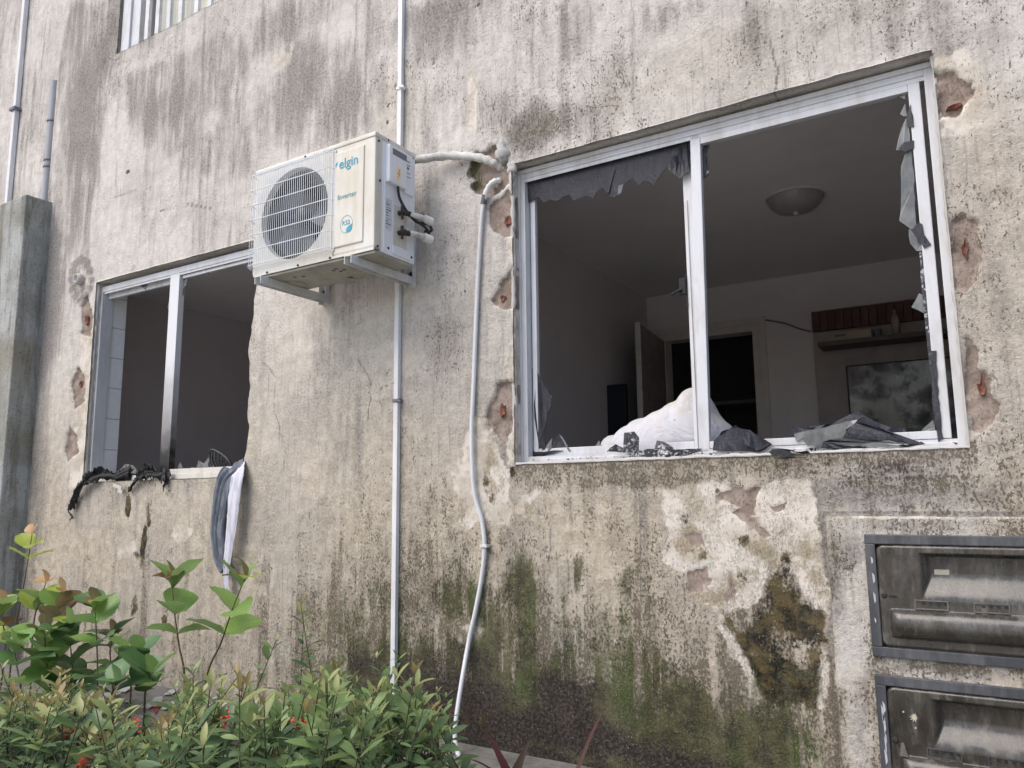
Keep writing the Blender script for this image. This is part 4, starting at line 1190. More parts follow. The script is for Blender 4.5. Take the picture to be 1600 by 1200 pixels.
# white flat conduit down the facade
cx = -2.308
m = MB(); m.box(cx - .0125, cx + .0125, -.026, -.004, .02, 6.8, 0, .002)
cond = m.build("conduit", [M['pvc']]); tag(cond, "straight white conduit running down the facade behind the air conditioner", "conduit")
for (px, py) in ((629, 141), (622, 627)):
    z = W(px, py).z
    c = MB(); c.box(cx - .016, cx + .024, -.031, -.003, z - .008, z + .008, 0, .002); c.tube([(cx + .008, -.034, z), (cx + .034, -.03, z - .006)], .006, 8); c.build("clip", [M['ink'] if py > 300 else M['pvc']], cond)
# insulated line set into the wall
pts = bez([W(625, 252, -.12), W(650, 250, -.09), (W(690, 244, -.05)), W(725, 244, -.03), W(755, 248, -.02), W(772, 256, -.004), W(786, 263, .03)], 8)
m = MB(); m.tube(pts, .019, 14, radii=[.019 + .002 * math.sin(i * 1.3) + random.uniform(-.001, .001) for i in range(len(pts))])
o = m.build("insulated_pipe", [M['insul']]); tag(o, "thick white insulated pipe from the air conditioner into the wall hole", "pipe")
# cement lump by the hole
def lump(c, rx, ry, rz, mat, name, parent=building, seed=3):
    bm = bmesh.new(); bmesh.ops.create_icosphere(bm, subdivisions=4, radius=1)
    rr = random.Random(seed)
    ph = [rr.uniform(0, 6) for _ in range(6)]
    for v in bm.verts:
        q = v.co
        s = 1 + .12 * math.sin(q.x * 4 + ph[0]) + .10 * math.sin(q.z * 5 + ph[1]) + .07 * math.sin(q.x * 9 + q.z * 7 + ph[2]) + .03 * math.sin(q.z * 17 + ph[3])
        v.co = Vector((q.x * rx, q.y * ry, q.z * rz)) * s + c
    for f in bm.faces: f.smooth = True
    me = bpy.data.meshes.new(name); bm.to_mesh(me); bm.free()
    o = link(name, me, parent, [mat]); return o
lump(W(786, 238, .005), .045, .028, .055, M['cement_lump'], "cement_patch")
lump(W(800, 262, .012), .022, .018, .030, M['putty'], "cement_patch", seed=5)
m = MB(); c = W(127, 437, 0)
m.lathe([(.034, .0), (.040, .03), (.030, .05), (.024, .05), (.022, .02), (0, .02)], Matrix.Translation((c.x, .01, c.z)) @ Matrix.Rotation(R(90), 4, 'X'), 18)
m.build("pipe_plug", [M['putty']], building)

# corrugated drain hose
hp = [(772, 288), (762, 302), (755, 322), (751, 360), (747, 430), (743, 520), (740, 600), (737, 670), (738, 730), (742, 775), (753, 815), (757, 853), (753, 900), (742, 960), (733, 1000), (724, 1050), (716, 1100), (711, 1140), (713, 1168), (722, 1190), (736, 1203), (770, 1218)]
path = [W(x, y, -.016 - (0 if y < 1000 else (y - 1000) / 240 * .17)) for x, y in hp]
path[0] = W(778, 283, .02)
dense = bez(path, 26)
# resample at fixed step so the ribs are even
acc = [dense[0]]; step = .0034
carry = 0
for a_, b_ in zip(dense[:-1], dense[1:]):
    seg = (b_ - a_).length; t = step - carry
    while t < seg:
        acc.append(a_.lerp(b_, t / seg)); t += step
    carry = seg - (t - step)
m = MB(); m.tube(acc[8:], .0105, 10, radii=[.0108 if (i // 1) % 2 else .0080 for i in range(len(acc) - 8)])
hose = m.build("drain_hose", [M['pvc']]); tag(hose, "white corrugated drain hose snaking down the wall beside the right window", "hose")
m = MB(); tp = bez([W(782, 282, .015), W(772, 284, -.012), W(764, 292, -.02), W(758, 305, -.02)], 5)
m.tube(tp, .014, 8, radii=[.010 + .005 * abs(math.sin(i * 1.1)) for i in range(len(tp))]); m.build("tape_wrap", [M['tape_white']], hose)
m = MB(); m.tube([W(758, 304, -.018), W(755, 319, -.017)], .0135, 10); m.build("coupling", [M['grey_rubber']], hose)
m = MB(); c = W(760, 853, -.01); m.box(c.x - .02, c.x + .016, -.032, -.002, c.z - .006, c.z + .006, 0, .002); m.build("clip", [M['steel_bracket']], hose)

# ------------------------------------------------------------------ air conditioner
AX0, AX1, AY0, AY1, AZ0, AZ1 = -2.868, -2.122, -.395, -.130, 2.034, 2.556
ac = empty("air_conditioner", (AX0, AY1, AZ0))
tag(ac, "cream outdoor air conditioning unit with a wire fan guard on wall brackets", "air conditioner")
aw, ah = AX1 - AX0, AZ1 - AZ0
FXC, FZC, FR = AX0 + .262, (AZ0 + AZ1) / 2 - .002, .213
# front plate with round hole
def plate_with_hole(x0, x1, z0, z1, cx, cz, r, y, th, mi=0, n=64):
    m = MB(); outer = []; inner = []
    for k in range(n):
        a = 2 * math.pi * k / n; ca, sa = math.cos(a), math.sin(a)
        t = min((x1 - cx) / ca if ca > 1e-6 else 9e9, (x0 - cx) / ca if ca < -1e-6 else 9e9, (z1 - cz) / sa if sa > 1e-6 else 9e9, (z0 - cz) / sa if sa < -1e-6 else 9e9)
        outer.append([cx + ca * t, cz + sa * t]); inner.append([cx + ca * r, cz + sa * r])
    # snap the nearest ray to every corner
    for X_ in (x0, x1):
        for Z_ in (z0, z1):
            i = min(range(n), key=lambda i: (outer[i][0] - X_) ** 2 + (outer[i][1] - Z_) ** 2); outer[i] = [X_, Z_]
    vs = [(x, y, z) for x, z in outer] + [(x, y, z) for x, z in inner] + [(cx + (x - cx) * .985, y + th, cz + (z - cz) * .985) for x, z in inner]
    fs = [(i, (i + 1) % n, (i + 1) % n + n, i + n) for i in range(n)] + [(i + n, (i + 1) % n + n, (i + 1) % n + 2 * n, i + 2 * n) for i in range(n)]
    return m.add(vs, fs, mi)
m = plate_with_hole(AX0 + .004, AX1 - .235, AZ0 + .012, AZ1 - .020, FXC, FZC, FR, AY0, .05)
m.build("front_plate", [M['ac_cream']], ac)
m = MB()
m.box(AX0, AX0 + .004, AY0, AY1, AZ0, AZ1 - .016)
m.box(AX1 - .235, AX1, AY0, AY0 + .20, AZ0 + .012, AZ1 - .016, 0, .008)
m.box(AX0, AX1 - .002, AY0, AY0 + .006, AZ0, AZ0 + .012)
m.box(AX0, AX1 - .3, AY1 - .004, AY1, AZ0, AZ1 - .016)
m.box(AX0 + .004, AX1, AY0 + .006, AY0 + .012, AZ0 + .0125, AZ0 + .0126)
m.build("casing", [M['ac_cream']], ac)
m = MB(); m.box(AX0 - .003, AX1 + .003, AY0 - .004, AY1 + .003, AZ1 - .020, AZ1, 0, .005); m.build("top_cover", [M['ac_cream']], ac)
m = MB(); m.box(AX1 - .232, AX1 - .060, AY0 - .006, AY0 + .01, AZ0 + .045, AZ1 - .045, 0, .005); m.build("front_panel", [M['ac_cream']], ac)
m = MB()
m.box(AX1 - .030, AX1 + .001, AY0 + .045, AY1, AZ0 + .001, AZ1 - .020, 0, .002)
m.box(AX1, AX1 + .004, AY0 + .058, AY0 + .066, AZ0 + .01, AZ1 - .03, 0, .001)
m.build("side_panel", [M['ac_white']], ac)
# base pan
m = MB(); m.box(AX0 + .002, AX1 - .002, AY0 + .008, AY1 - .002, AZ0 - .012, AZ0, 0, .004)
for (u, v) in ((.12, .16), (.62, .15)): m.lathe([(.045, -.012), (.045, -.015), (.04, -.017), (0, -.017)], Matrix.Translation((AX0 + u, AY0 + v, AZ0)), 20)
m.build("base_pan", [M['ac_under']], ac)
for (u, v, r_) in ((.20, .075, .010), (.24, .09, .010), (.42, .10, .009), (.45, .085, .009), (.44, .125, .009), (.47, .115, .009), (.41, .22, .014)):
    m = MB(); m.lathe([(0, -.0005), (r_, -.0005)], Matrix.Translation((AX0 + u, AY0 + v, AZ0 - .0125)), 14); m.build("drain_hole", [M['black_rubber']], ac)
# coil and fan
m = MB(); m.box(AX0 + .01, AX1 - .25, AY1 - .03, AY1 - .006, AZ0 + .01, AZ1 - .03)
m.build("coil", [M['ac_dark']], ac)
m = MB(); m.lathe([(FR * .985, .030), (FR * .96, .12)], Matrix.Translation((FXC, AY0, FZC)) @ Matrix.Rotation(R(-90), 4, 'X'), 48); m.build("fan_shroud", [M['ac_dark']], ac)
fan = MB()
fan.lathe([(0, .03), (.035, .032), (.045, .045), (.048, .09)], Matrix.Translation((FXC, AY0, FZC)) @ Matrix.Rotation(R(-90), 4, 'X'), 24)
fan.build("fan_hub", [M['fan']], ac)
for k in range(3):
    m = MB(); vs = []
    for i in range(9):
        rr_ = .04 + (FR - .055) * i / 8
        for j in range(7):
            a = R(120 * k) + (j / 6 - .5) * R(88) * (.75 + .35 * i / 8) + .35 * i / 8
            vs.append((FXC + rr_ * math.cos(a), AY0 + .05 + .045 * (j / 6), FZC + rr_ * math.sin(a)))
    m.add(vs, [(i * 7 + j, i * 7 + j + 1, (i + 1) * 7 + j + 1, (i + 1) * 7 + j) for i in range(8) for j in range(6)], 0, True)
    m.build("fan_blade", [M['fan']], ac)
# wire guard
m = MB(); gx0, gx1, gz0, gz1 = AX0 + .004, AX1 - .243, AZ0 + .035, AZ1 - .028
gy = AY0 - .028
nb = 40
for k in range(nb):
    x = gx0 + (gx1 - gx0) * k / (nb - 1)
    m.tube([(x, AY0 + .002, gz0 - .004), (x, gy + .004, gz0), (x, gy, gz0 + .01), (x, gy, gz1 - .01), (x, gy + .004, gz1), (x, AY0 + .002, gz1 + .004)], .0014, 5)
for k in range(7):
    z = gz0 + .012 + (gz1 - gz0 - .024) * k / 6
    m.tube([(gx0 - .002, AY0 + .002, z), (gx0, gy - .001, z), (gx1, gy - .001, z), (gx1 + .012, AY0 + .002, z)], .0022, 5)
m.tube([(gx1 + .008, AY0 - .012, gz0), (gx1 + .008, AY0 - .012, gz1)], .003, 6)
m.tube([(gx1 + .016, AY0 - .004, gz0), (gx1 + .016, AY0 - .004, gz1)], .003, 6)
m.build("fan_guard", [M['ac_white']], ac)
# screws
for (x, y, z) in ((AX0 + .33, AY0 - .004, AZ1 - .012), (AX0 + .30, AY0 - .001, AZ0 + .007), (AX0 + .10, AY0 - .001, AZ0 + .007), (AX1 - .25, AY0 - .001, AZ0 + .007)):
    m = MB(); m.lathe([(0, .004), (.005, .003), (.006, 0)], Matrix.Translation((x, y, z)) @ Matrix.Rotation(R(90), 4, 'X'), 8); m.build("screw", [M['brass_dark']], ac)
for (y, z) in ((AY0 + .03, AZ1 - .21), (AY0 + .09, AZ0 + .03), (AY1 - .02, AZ0 + .03), (AY1 - .015, AZ1 - .03), (AY0 + .08, AZ1 - .008), (AY0 + .02, AZ1 - .035), (AY0 + .022, AZ0 + .02)):
    m = MB(); m.lathe([(0, .004), (.005, .003), (.006, 0)], Matrix.Translation((AX1 + .001, y, z)) @ Matrix.Rotation(R(90), 4, 'Y'), 8); m.build("screw", [M['brass_dark']], ac)
# terminal cover
m = MB(); ty0, ty1, tz0, tz1 = AY0 + .062, AY1 - .085, AZ1 - .205, AZ1 - .035
m.box(AX1, AX1 + .026, ty0, ty1, tz0, tz1, 0, .006)
tc = m.build("terminal_cover", [M['ac_white']], ac)
m = MB(); m.box(AX1 + .0255, AX1 + .0275, ty0 + .02, AY1 - .09, tz1 - .042, tz1 - .014, 0, .0008); m.build("grip", [M['ink']], tc)
m = MB(); m.box(AX1, AX1 + .012, ty1 + .002, AY1 - .02, tz0 - .01, tz1, 0, .004); m.build("handle_plate", [M['ac_white']], ac)
m = MB(); m.box(AX1 + .0262, AX1 + .0272, ty0 + .045, ty0 + .075, tz0 + .014, tz0 + .082); m.build("warning_sticker", [M['sticker']], tc)
yy, zz = ty0 + .06, tz0 + .048
m = MB(); pl_ = [(.004, .026), (-.009, .0), (-.001, .0), (-.006, -.026), (.009, .006), (.001, .006), (.009, .026)]
m.add([(AX1 + .0278, yy + a_, zz + b_) for a_, b_ in pl_], [list(range(7))]); m.build("bolt_mark", [M['orange']], tc)
m = MB(); m.box(AX1 + .0012, AX1 + .0022, AY0 + .068, AY0 + .108, AZ0 + .11, AZ0 + .25)
lb = m.build("rating_label", [M['paper']], ac)
m = MB()
for k in range(10):
    z = AZ0 + .12 + k * .0125; m.box(AX1 + .0024, AX1 + .0028, AY0 + .072, AY0 + .072 + random.choice((.012, .02, .03)), z, z + random.choice((.002, .005)))
lbp = m.build("fine_print", [M['ink']], lb); lbp["kind"] = "stuff"
m = MB()
for k, (w_, h_) in enumerate(((.022, .004), (.022, .004), (.014, .012), (.022, .003), (.026, .003))): m.box(AX1 + .0124, AX1 + .0128, AY1 - .07, AY1 - .07 + w_, tz1 - .03 - k * .018, tz1 - .03 - k * .018 + h_)
fp = m.build("pictograms", [M['ink']], ac); fp["kind"] = "stuff"
# valve plate, valves, cable, line stubs
m = MB(); m.box(AX1 - .002, AX1 + .003, AY0 + .12, AY1 - .055, AZ0 + .055, AZ0 + .235, 0, .001); m.build("valve_plate", [M['ac_cream']], ac)
m = MB(); m.box(AX1, AX1 + .006, AY0 + .115, AY1 - .04, AZ0 + .012, AZ0 + .05, 0, .001); m.build("valve_bracket", [M['ac_white']], ac)
for z in (AZ0 + .205, AZ0 + .115):
    m = MB(); yv = AY0 + .155
    m.tube([(AX1, yv, z), (AX1 + .04, yv, z)], .011, 10); m.tube([(AX1 + .022, yv, z - .03), (AX1 + .022, yv, z + .028)], .008, 10, radii=[.006, .008])
    m.tube([(AX1 + .026, yv, z), (AX1 + .030, yv + .045, z + .004)], .012, 10)
    m.build("valve", [M['brass_dark']], ac)
for z, l in ((AZ0 + .205, .07), (AZ0 + .12, .09)):
    m = MB(); yv = AY0 + .155
    m.tube(bez([(AX1 + .028, yv + .04, z), (AX1 + .05, yv + .09, z), (AX1 + .06, yv + .14, z - .01)], 5), .014, 10); m.build("line_stub", [M['insul']], ac)
    m = MB(); m.tube([(AX1 + .052, yv + .115, z - .0), (AX1 + .066, yv + .15, z - .006)], .020, 14); m.build("line_cap", [M['tape_white']], ac)
m = MB(); m.tube(bez([(AX1 + .014, ty0 + .07, tz0 + .004), (AX1 + .02, ty0 + .075, tz0 - .05), (AX1 + .03, ty0 + .11, tz0 - .10), (AX1 + .04, ty0 + .17, tz0 - .135), (AX1 + .055, ty0 + .235, tz0 - .130), (AX1 + .06, ty0 + .25, tz0 - .155), (AX1 + .045, ty0 + .22, tz0 - .165)], 8), .0065, 8)
m.tube(bez([(AX1 + .04, ty0 + .15, tz0 - .13), (AX1 + .055, ty0 + .21, tz0 - .15), (AX1 + .06, ty0 + .235, tz0 - .175)], 6), .006, 8)
m.build("power_cable", [M['black_rubber']], ac)
m = MB(); m.tube(bez([(AX1 + .03, AY0 + .2, AZ0 + .115), (AX1 + .05, AY0 + .27, AZ0 + .12), (AX1 + .055, AY0 + .30, AZ0 + .15)], 6), .005, 8); m.build("drain_wire", [M['black_rubber']], ac)

# lettering
def text(s, size, mat, name, parent, loc, rot=(R(90), 0, 0), extrude=.0006, squash=1.0, shear=0, bold=.0):
    cu = bpy.data.curves.new(name, 'FONT'); cu.body = s; cu.size = size; cu.align_x = 'CENTER'; cu.align_y = 'CENTER'; cu.extrude = extrude; cu.offset = bold; cu.shear = shear
    tmp = bpy.data.objects.new(name, cu); COL.objects.link(tmp)
    dg = bpy.context.evaluated_depsgraph_get(); me = bpy.data.meshes.new_from_object(tmp.evaluated_get(dg))
    bpy.data.objects.remove(tmp); bpy.data.curves.remove(cu)
    o = link(name, me, parent, [])
    me.materials.clear(); me.materials.append(mat)
    o.rotation_euler = rot; o.scale = (squash, 1, 1); o.location = Vector(loc) - world_loc(parent)
    return o
yt = AY0 - .0072
xc = (AX1 - .232 + AX1 - .060) / 2 - .006
text("elgin", .062, M['blue'], "lettering", ac, (xc + .006, yt, AZ1 - .105), extrude=.0003, bold=.0005)
q = MB(); q.add([(xc - .072, yt - .0003, AZ1 - .098), (xc - .058, yt - .0003, AZ1 - .086), (xc - .062, yt - .0003, AZ1 - .100), (xc - .070, yt - .0003, AZ1 - .112)], [(0, 1, 2, 3)]); q.build("logo_mark", [M['blue']], ac)
text("Inverter", .034, M['teal_light'], "lettering", ac, (xc, yt - .0004, AZ1 - .255), extrude=.0003)
text("R32", .029, M['blue'], "lettering", ac, (xc - .002, yt, AZ1 - .378), extrude=.0003)
m = MB(); n_ = 40; vs = []; rc = .036
for k in range(n_):
    a = 2 * math.pi * k / n_; vs += [(xc + rc * math.cos(a), yt, AZ1 - .384 + rc * 1.1 * math.sin(a)), (xc + (rc - .0022) * math.cos(a), yt, AZ1 - .384 + (rc - .0022) * 1.1 * math.sin(a))]
m.add(vs, [(2 * k, 2 * ((k + 1) % n_), 2 * ((k + 1) % n_) + 1, 2 * k + 1) for k in range(n_)]); m.build("logo_ring", [M['teal_light']], ac)
m = MB(); lc = (xc + .016, AZ1 - .408); vs = [(lc[0] - .016, yt - .0006, lc[1] - .012), (lc[0] - .016, yt - .0006, lc[1] + .002), (lc[0] - .006, yt - .0006, lc[1] + .012), (lc[0] + .018, yt - .0006, lc[1] + .020), (lc[0] + .016, yt - .0006, lc[1] - .002), (lc[0] + .004, yt - .0006, lc[1] - .014)]
m.add(vs, [list(range(6))]); m.build("leaf_mark", [M['blue']], ac)

# wall brackets
def bracket(x, label):
    e = empty("wall_bracket", (x, 0, 1.98)); tag(e, label, "bracket", "brackets carrying the air conditioner")
    zt = AZ0 - .014
    m = MB(); m.box(x - .020, x + .020, -.430, -.006, zt - .004, zt, 0); m.box(x + .017, x + .020, -.430, -.010, zt - .036, zt - .004, 0); m.box(x - .020, x - .017, -.43, -.010, zt - .036, zt - .004, 0); m.build("arm", [M['steel_bracket']], e)
    m = MB(); m.box(x - .024, x + .024, -.006, -.002, zt - .045, zt + .24, 0); m.box(x + .021, x + .024, -.030, -.006, zt - .045, zt + .24, 0); m.box(x - .024, x - .021, -.030, -.006, zt - .045, zt + .24, 0); m.build("upright", [M['steel_bracket']], e)
    for z in (zt + .20, zt + .02):
        m = MB(); m.lathe([(0, .014), (.009, .012), (.010, 0)], Matrix.Translation((x, -.006, z)) @ Matrix.Rotation(R(90), 4, 'X'), 8); m.build("bolt", [M['brass_dark']], e)
    for y in (-.36, -.17):
        m = MB(); m.lathe([(.012, 0), (.012, .012), (.008, .012)], Matrix.Translation((x, y, zt - .002)), 8); m.build("rubber_foot", [M['black_rubber']], e)
bracket(-2.235, "right-hand white wall bracket near the pipe valves")
bracket(-2.790, "left-hand white wall bracket above the left window corner")

# ------------------------------------------------------------------ meter boxes
def lid_material(seed):
    m = N("dusty_clear_plastic_lid")
    o = (seed * 3.1, seed * 1.7, seed * 2.3)
    v = m.mapped((1, 1, 1), loc=o); vs_ = m.mapped((1, 1, .3), loc=o)
    a = m.noise(6, 6, .65, v); b = m.noise(28, 6, .7, vs_); c = m.noise(9, 5, .6, vs_)
    col = m.mix(m.ramp(a, .38, .62), (.105, .102, .095), (.048, .044, .038)) if seed == 0 else m.mix(m.ramp(a, .38, .62), (.075, .068, .058), (.038, .034, .029))
    col = m.mix(m.ramp(c, .45, .66, 0, .6), col, (.075, .060, .046))
    col = m.mix(m.ramp(b, .52, .68, 0, .55), col, (.19, .178, .150))
    m.set(col=col, rough=m.ramp(b, .35, .65, .10, .42), spec=.8, normal=m.bump(b, .08, .003))
    tr = m.n.new("ShaderNodeBsdfTransparent"); tr.inputs[0].default_value = (.8, .8, .76, 1)
    mx = m.n.new("ShaderNodeMixShader"); m.ln(m.ramp(b, .35, .65, .62, .94), mx.inputs[0])
    m.ln(tr.outputs[0], mx.inputs[1]); m.ln(m.b.outputs[0], mx.inputs[2]); m.ln(mx.outputs[0], m.out.inputs[0])
    return m.m
def meter(op, seed, label):
    x0, x1, z0, z1 = op
    e = empty("meter_box", (x0, -.024, z0)); tag(e, label, "meter box", "meter boxes set in the wall")
    Yf = -.024
    m = MB(); fo = .010
    yb_, yf_ = Yf + .001, Yf - .012
    w_ = .030
    m.box(x0 - fo, x1 + fo, yf_, yb_, z1 - w_ + fo, z1 + fo, 0, .003); m.box(x0 - fo, x1 + fo, yf_, yb_, z0 - fo, z0 + w_ - fo, 0, .003)
    m.box(x0 - fo, x0 + w_ - fo, yf_ - .0005, yb_, z0 + w_ - fo, z1 - w_ + fo, 0, .003); m.box(x1 - w_ + fo, x1 + fo, yf_ - .0005, yb_, z0 + w_ - fo, z1 - w_ + fo, 0, .003)
    m.build("frame", [M['lid_black']], e)
    m = MB(); m.box(x0 + .002, x1 - .002, .10, .128, z0 + .002, z1 - .002); m.build("back_panel", [simple("grey_back_panel", (.16, .15, .13), .8)], e)
    m = MB(); m.box(x0 + .22, x0 + .36, .01, .10, z0 + .15, z1 - .05, 0, .01); mt = m.build("meter", [simple("meter_body", (.18, .18, .17), .4)], e)
    # lid heightfield
    lx0, lx1, lz0, lz1 = x0 + .022, x1 - .022, z0 + .022, z1 - .022
    wv, hv = lx1 - lx0, lz1 - lz0
    X = np.linspace(0, wv, 200); Z = np.linspace(0, hv, 120)
    gx, gz = np.meshgrid(X, Z, indexing='ij')
    # rounded corners trimmed in by clamping
    u = gx; v = gz
    def ss(a, b, t): return sstep(a, b, t)
    # recess: trapezoid whose back plane is inset
    top, bot = hv - .022, hv * .46
    l0 = .115; r0 = wv - .085
    inx = np.minimum((u - l0) / .035, (r0 - u) / .035); up = (top - v) / .012; dn = (v - bot) / .085
    rec = np.clip(np.minimum(np.minimum(inx, up), dn), 0, 1)
    rec = rec * rec * (3 - 2 * rec) * .034
    # cylinder bulge
    cz, cr = hv * .235, hv * .135
    endx = np.clip((u - .028) / .03, 0, 1)
    cyl = np.sqrt(np.clip(1 - ((v - cz) / cr) ** 2, 0, 1)) * np.sqrt(np.clip(1 - (1 - endx) ** 2, 0, 1)) * .032
    y = Yf - .014 + rec - cyl + .0008 * fbm(gx, gz, 30, 401 + seed, 3)
    lip = np.minimum(np.minimum(u, wv - u), np.minimum(v, hv - v))
    y = y + .006 * sstep(.006, 0, lip)
    rad = .022   # rounded plan corners
    for cx_, cz_ in ((rad, rad), (rad, hv - rad), (wv - rad, rad), (wv - rad, hv - rad)):
        s_ = (np.sign(u - cx_) == (-1 if cx_ < wv / 2 else 1)) & (np.sign(v - cz_) == (-1 if cz_ < hv / 2 else 1))
        dx_, dz_ = u - cx_, v - cz_; d_ = np.hypot(dx_, dz_); mxn = np.maximum(abs(dx_), abs(dz_)); f_ = np.where(s_ & (d_ > 1e-6), mxn / np.maximum(d_, 1e-6), 1)
        gx = np.where(s_, cx_ + dx_ * f_, gx); gz = np.where(s_, cz_ + dz_ * f_, gz)
    co = np.stack([gx + lx0, y, gz + lz0], -1).reshape(-1, 3)
    idx = np.arange(200 * 120).reshape(200, 120)
    Q = np.stack([idx[:-1, :-1], idx[1:, :-1], idx[1:, 1:], idx[:-1, 1:]], -1).reshape(-1, 4)
    me = bpy.data.meshes.new("lid"); me.from_pydata(co.tolist(), [], Q.tolist()); me.polygons.foreach_set("use_smooth", [True] * len(Q)); me.update()
    lid = link("lid", me, e, [lid_material(seed)]); lid.location = -world_loc(e)
    # vents, lock, latch, drop of paint
    yl = Yf - .0145
    for xa, n_ in ((.105, 4), (.26, 4)):
        m = MB(); zv = lz0 + hv * .43
        m.box(lx0 + xa - .008, lx0 + xa + .082, yl - .003, yl, zv + .011, zv + .014); m.box(lx0 + xa - .008, lx0 + xa + .082, yl - .003, yl, zv - .014, zv - .011)
        m.box(lx0 + xa - .008, lx0 + xa - .005, yl - .003, yl, zv - .011, zv + .011); m.box(lx0 + xa + .079, lx0 + xa + .082, yl - .003, yl, zv - .011, zv + .011)
        vt = m.build("vent", [M['lid_black'] if seed else M['concrete_light']], e)
        for k in range(n_):
            m = MB(); m.box(lx0 + xa + .012 + k * .019, lx0 + xa + .021 + k * .019, yl - .001, yl + .004, zv + .001, zv + .0075); m.build("slot", [M['black_rubber']], vt)
    m = MB(); m.lathe([(0, .001), (.006, .003), (.0085, .001), (.0085, -.004)], Matrix.Translation((lx0 + .014, yl, lz0 + hv * .50)) @ Matrix.Rotation(R(90), 4, 'X'), 16); m.build("lock", [M['black_rubber']], e)
    m = MB()
    if seed == 0:
        m.box(lx0 + .028, lx0 + .044, yl - .002, yl + .002, lz0 + hv * .50 - .005, lz0 + hv * .50 + .003, 0, .001); m.box(lx0 + .044, lx0 + .052, yl - .002, yl + .002, lz0 + hv * .50 - .002, lz0 + hv * .50, 0)
        m.build("latch", [M['black_rubber']], e)
    else:
        zz = lz0 + hv * .49
        m.prism([(lx0 + .030, zz), (lx0 + .038, zz), (lx0 + .048, zz - .038), (lx0 + .024, zz - .036)], yl - .012, yl - .002); m.build("latch", [M['concrete_light']], e)
        m = MB(); c0 = (lx0 + .072, lz0 + hv * .74)
        star = []
        for k in range(22):
            a = 2 * math.pi * k / 22; r_ = (random.uniform(.012, .017) if k % 2 else .007) * (1 if math.cos(a) < .5 else .6); star.append((c0[0] + r_ * math.cos(a), yl - .0016, c0[1] + r_ * math.sin(a)))
        m.add(star, [list(range(22))])
        for (dx_, dz_, r_) in ((-.03, .012, .003), (.0, -.03, .003)):
            m.add([(c0[0] + dx_ + r_ * math.cos(k), yl - .0014, c0[1] + dz_ + r_ * math.sin(k)) for k in range(6)], [list(range(6))])
        m.build("paint_splash", [simple("dried_paint", (.50, .46, .34), .8)], e)
    if seed == 0:
        m = MB(); m.box(lx0 + .155, lx0 + .195, Yf + .018, Yf + .022, lz0 + hv * .715, lz0 + hv * .765); m.build("tag", [simple("yellowed_paper", (.36, .35, .30), .8)], e)
    # paint smears on the frame
    m = MB()
    for k in range(4 if seed == 0 else 6):
        z = z0 + .05 + (.04 + .06 * k if seed == 0 else .03 * k + .05); h_ = random.uniform(.012, .03) * (1 + seed); x = x0 + random.uniform(.004, .010); ww = random.uniform(.002, .006)
        pts = [(x, yf_ - .0014, z), (x + ww, yf_ - .0014, z + h_ * .3), (x + ww * .8, yf_ - .0014, z + h_), (x - .002, yf_ - .0014, z + h_ * 1.3), (x - .001, yf_ - .0014, z + h_ * .5)]
        m.add(pts, [list(range(5))])
    o = m.build("paint_smear", [simple("old_white_smear", (.46, .48, .52), .7)], e); o["kind"] = "stuff"
meter(MB1, 0, "upper grey-framed meter box with dusty moulded clear lid")
meter(MB2, 1, "lower grey-framed meter box whose dark lid has a pale splash")

# ------------------------------------------------------------------ cloths
def strip_cloth(name, label, path, widths, mat, seed, folds=3, depth=.02, n=22, cat="cloth", rough=.0015, ribs=1):
    rr = random.Random(seed); P = bez(path, 7); Wd = np.interp(np.linspace(0, 1, len(P)), np.linspace(0, 1, len(widths)), widths)
    ph = rr.uniform(0, 6); vs = []; fs = []
    for i, p in enumerate(P):
        t = (P[min(i + 1, len(P) - 1)] - P[max(i - 1, 0)]).normalized()
        sd = Vector((0, 1, 0)).cross(t); sd = Vector((1, 0, 0)) if sd.length < .2 else sd.normalized()
        if sd.x < 0: sd = -sd
        nr = t.cross(sd).normalized()
        for k in range(n + 1):
            s = k / n - .5
            w = Wd[i]
            f = math.sin(s * folds * 2 * math.pi + ph + i * .05) * depth * min(1, w / .06) + math.sin(s * folds * 4.7 * math.pi + i * .11) * depth * .3
            vs.append(p + sd * s * w + Vector((0, -abs(f), 0)) + Vector((rr.uniform(-1, 1), rr.uniform(-1, 1), rr.uniform(-1, 1))) * rough)
    for i in range(len(P) - 1):
        for k in range(n):
            fs.append((i * (n + 1) + k, i * (n + 1) + k + 1, (i + 1) * (n + 1) + k + 1, (i + 1) * (n + 1) + k))
    m = MB(); m.add(vs, fs, 0, True)
    o = m.build(name, [mat])
    so = o.modifiers.new("thickness", 'SOLIDIFY'); so.thickness = .003
    tag(o, label, cat)
    return o
strip_cloth("cloth", "blue-grey garment hanging from the right corner of the left window sill", [W(378, 720, .05), W(368, 735, .0), W(354, 752, -.03), W(346, 790, -.035), W(342, 830, -.035), W(346, 870, -.03), W(354, 890, -.03)],
            [.09, .14, .13, .12, .10, .085, .06], M['cloth_grey'], 3, 2, .016)
strip_cloth("cloth", "narrow white cloth hanging over the grey garment under the left window", [W(382, 722, .02), W(374, 740, -.04), W(367, 775, -.055), W(363, 820, -.055), W(358, 865, -.05), W(355, 900, -.04), W(358, 932, -.035)],
            [.05, .085, .09, .08, .06, .045, .03], M['cloth_white'], 5, .6, .007)
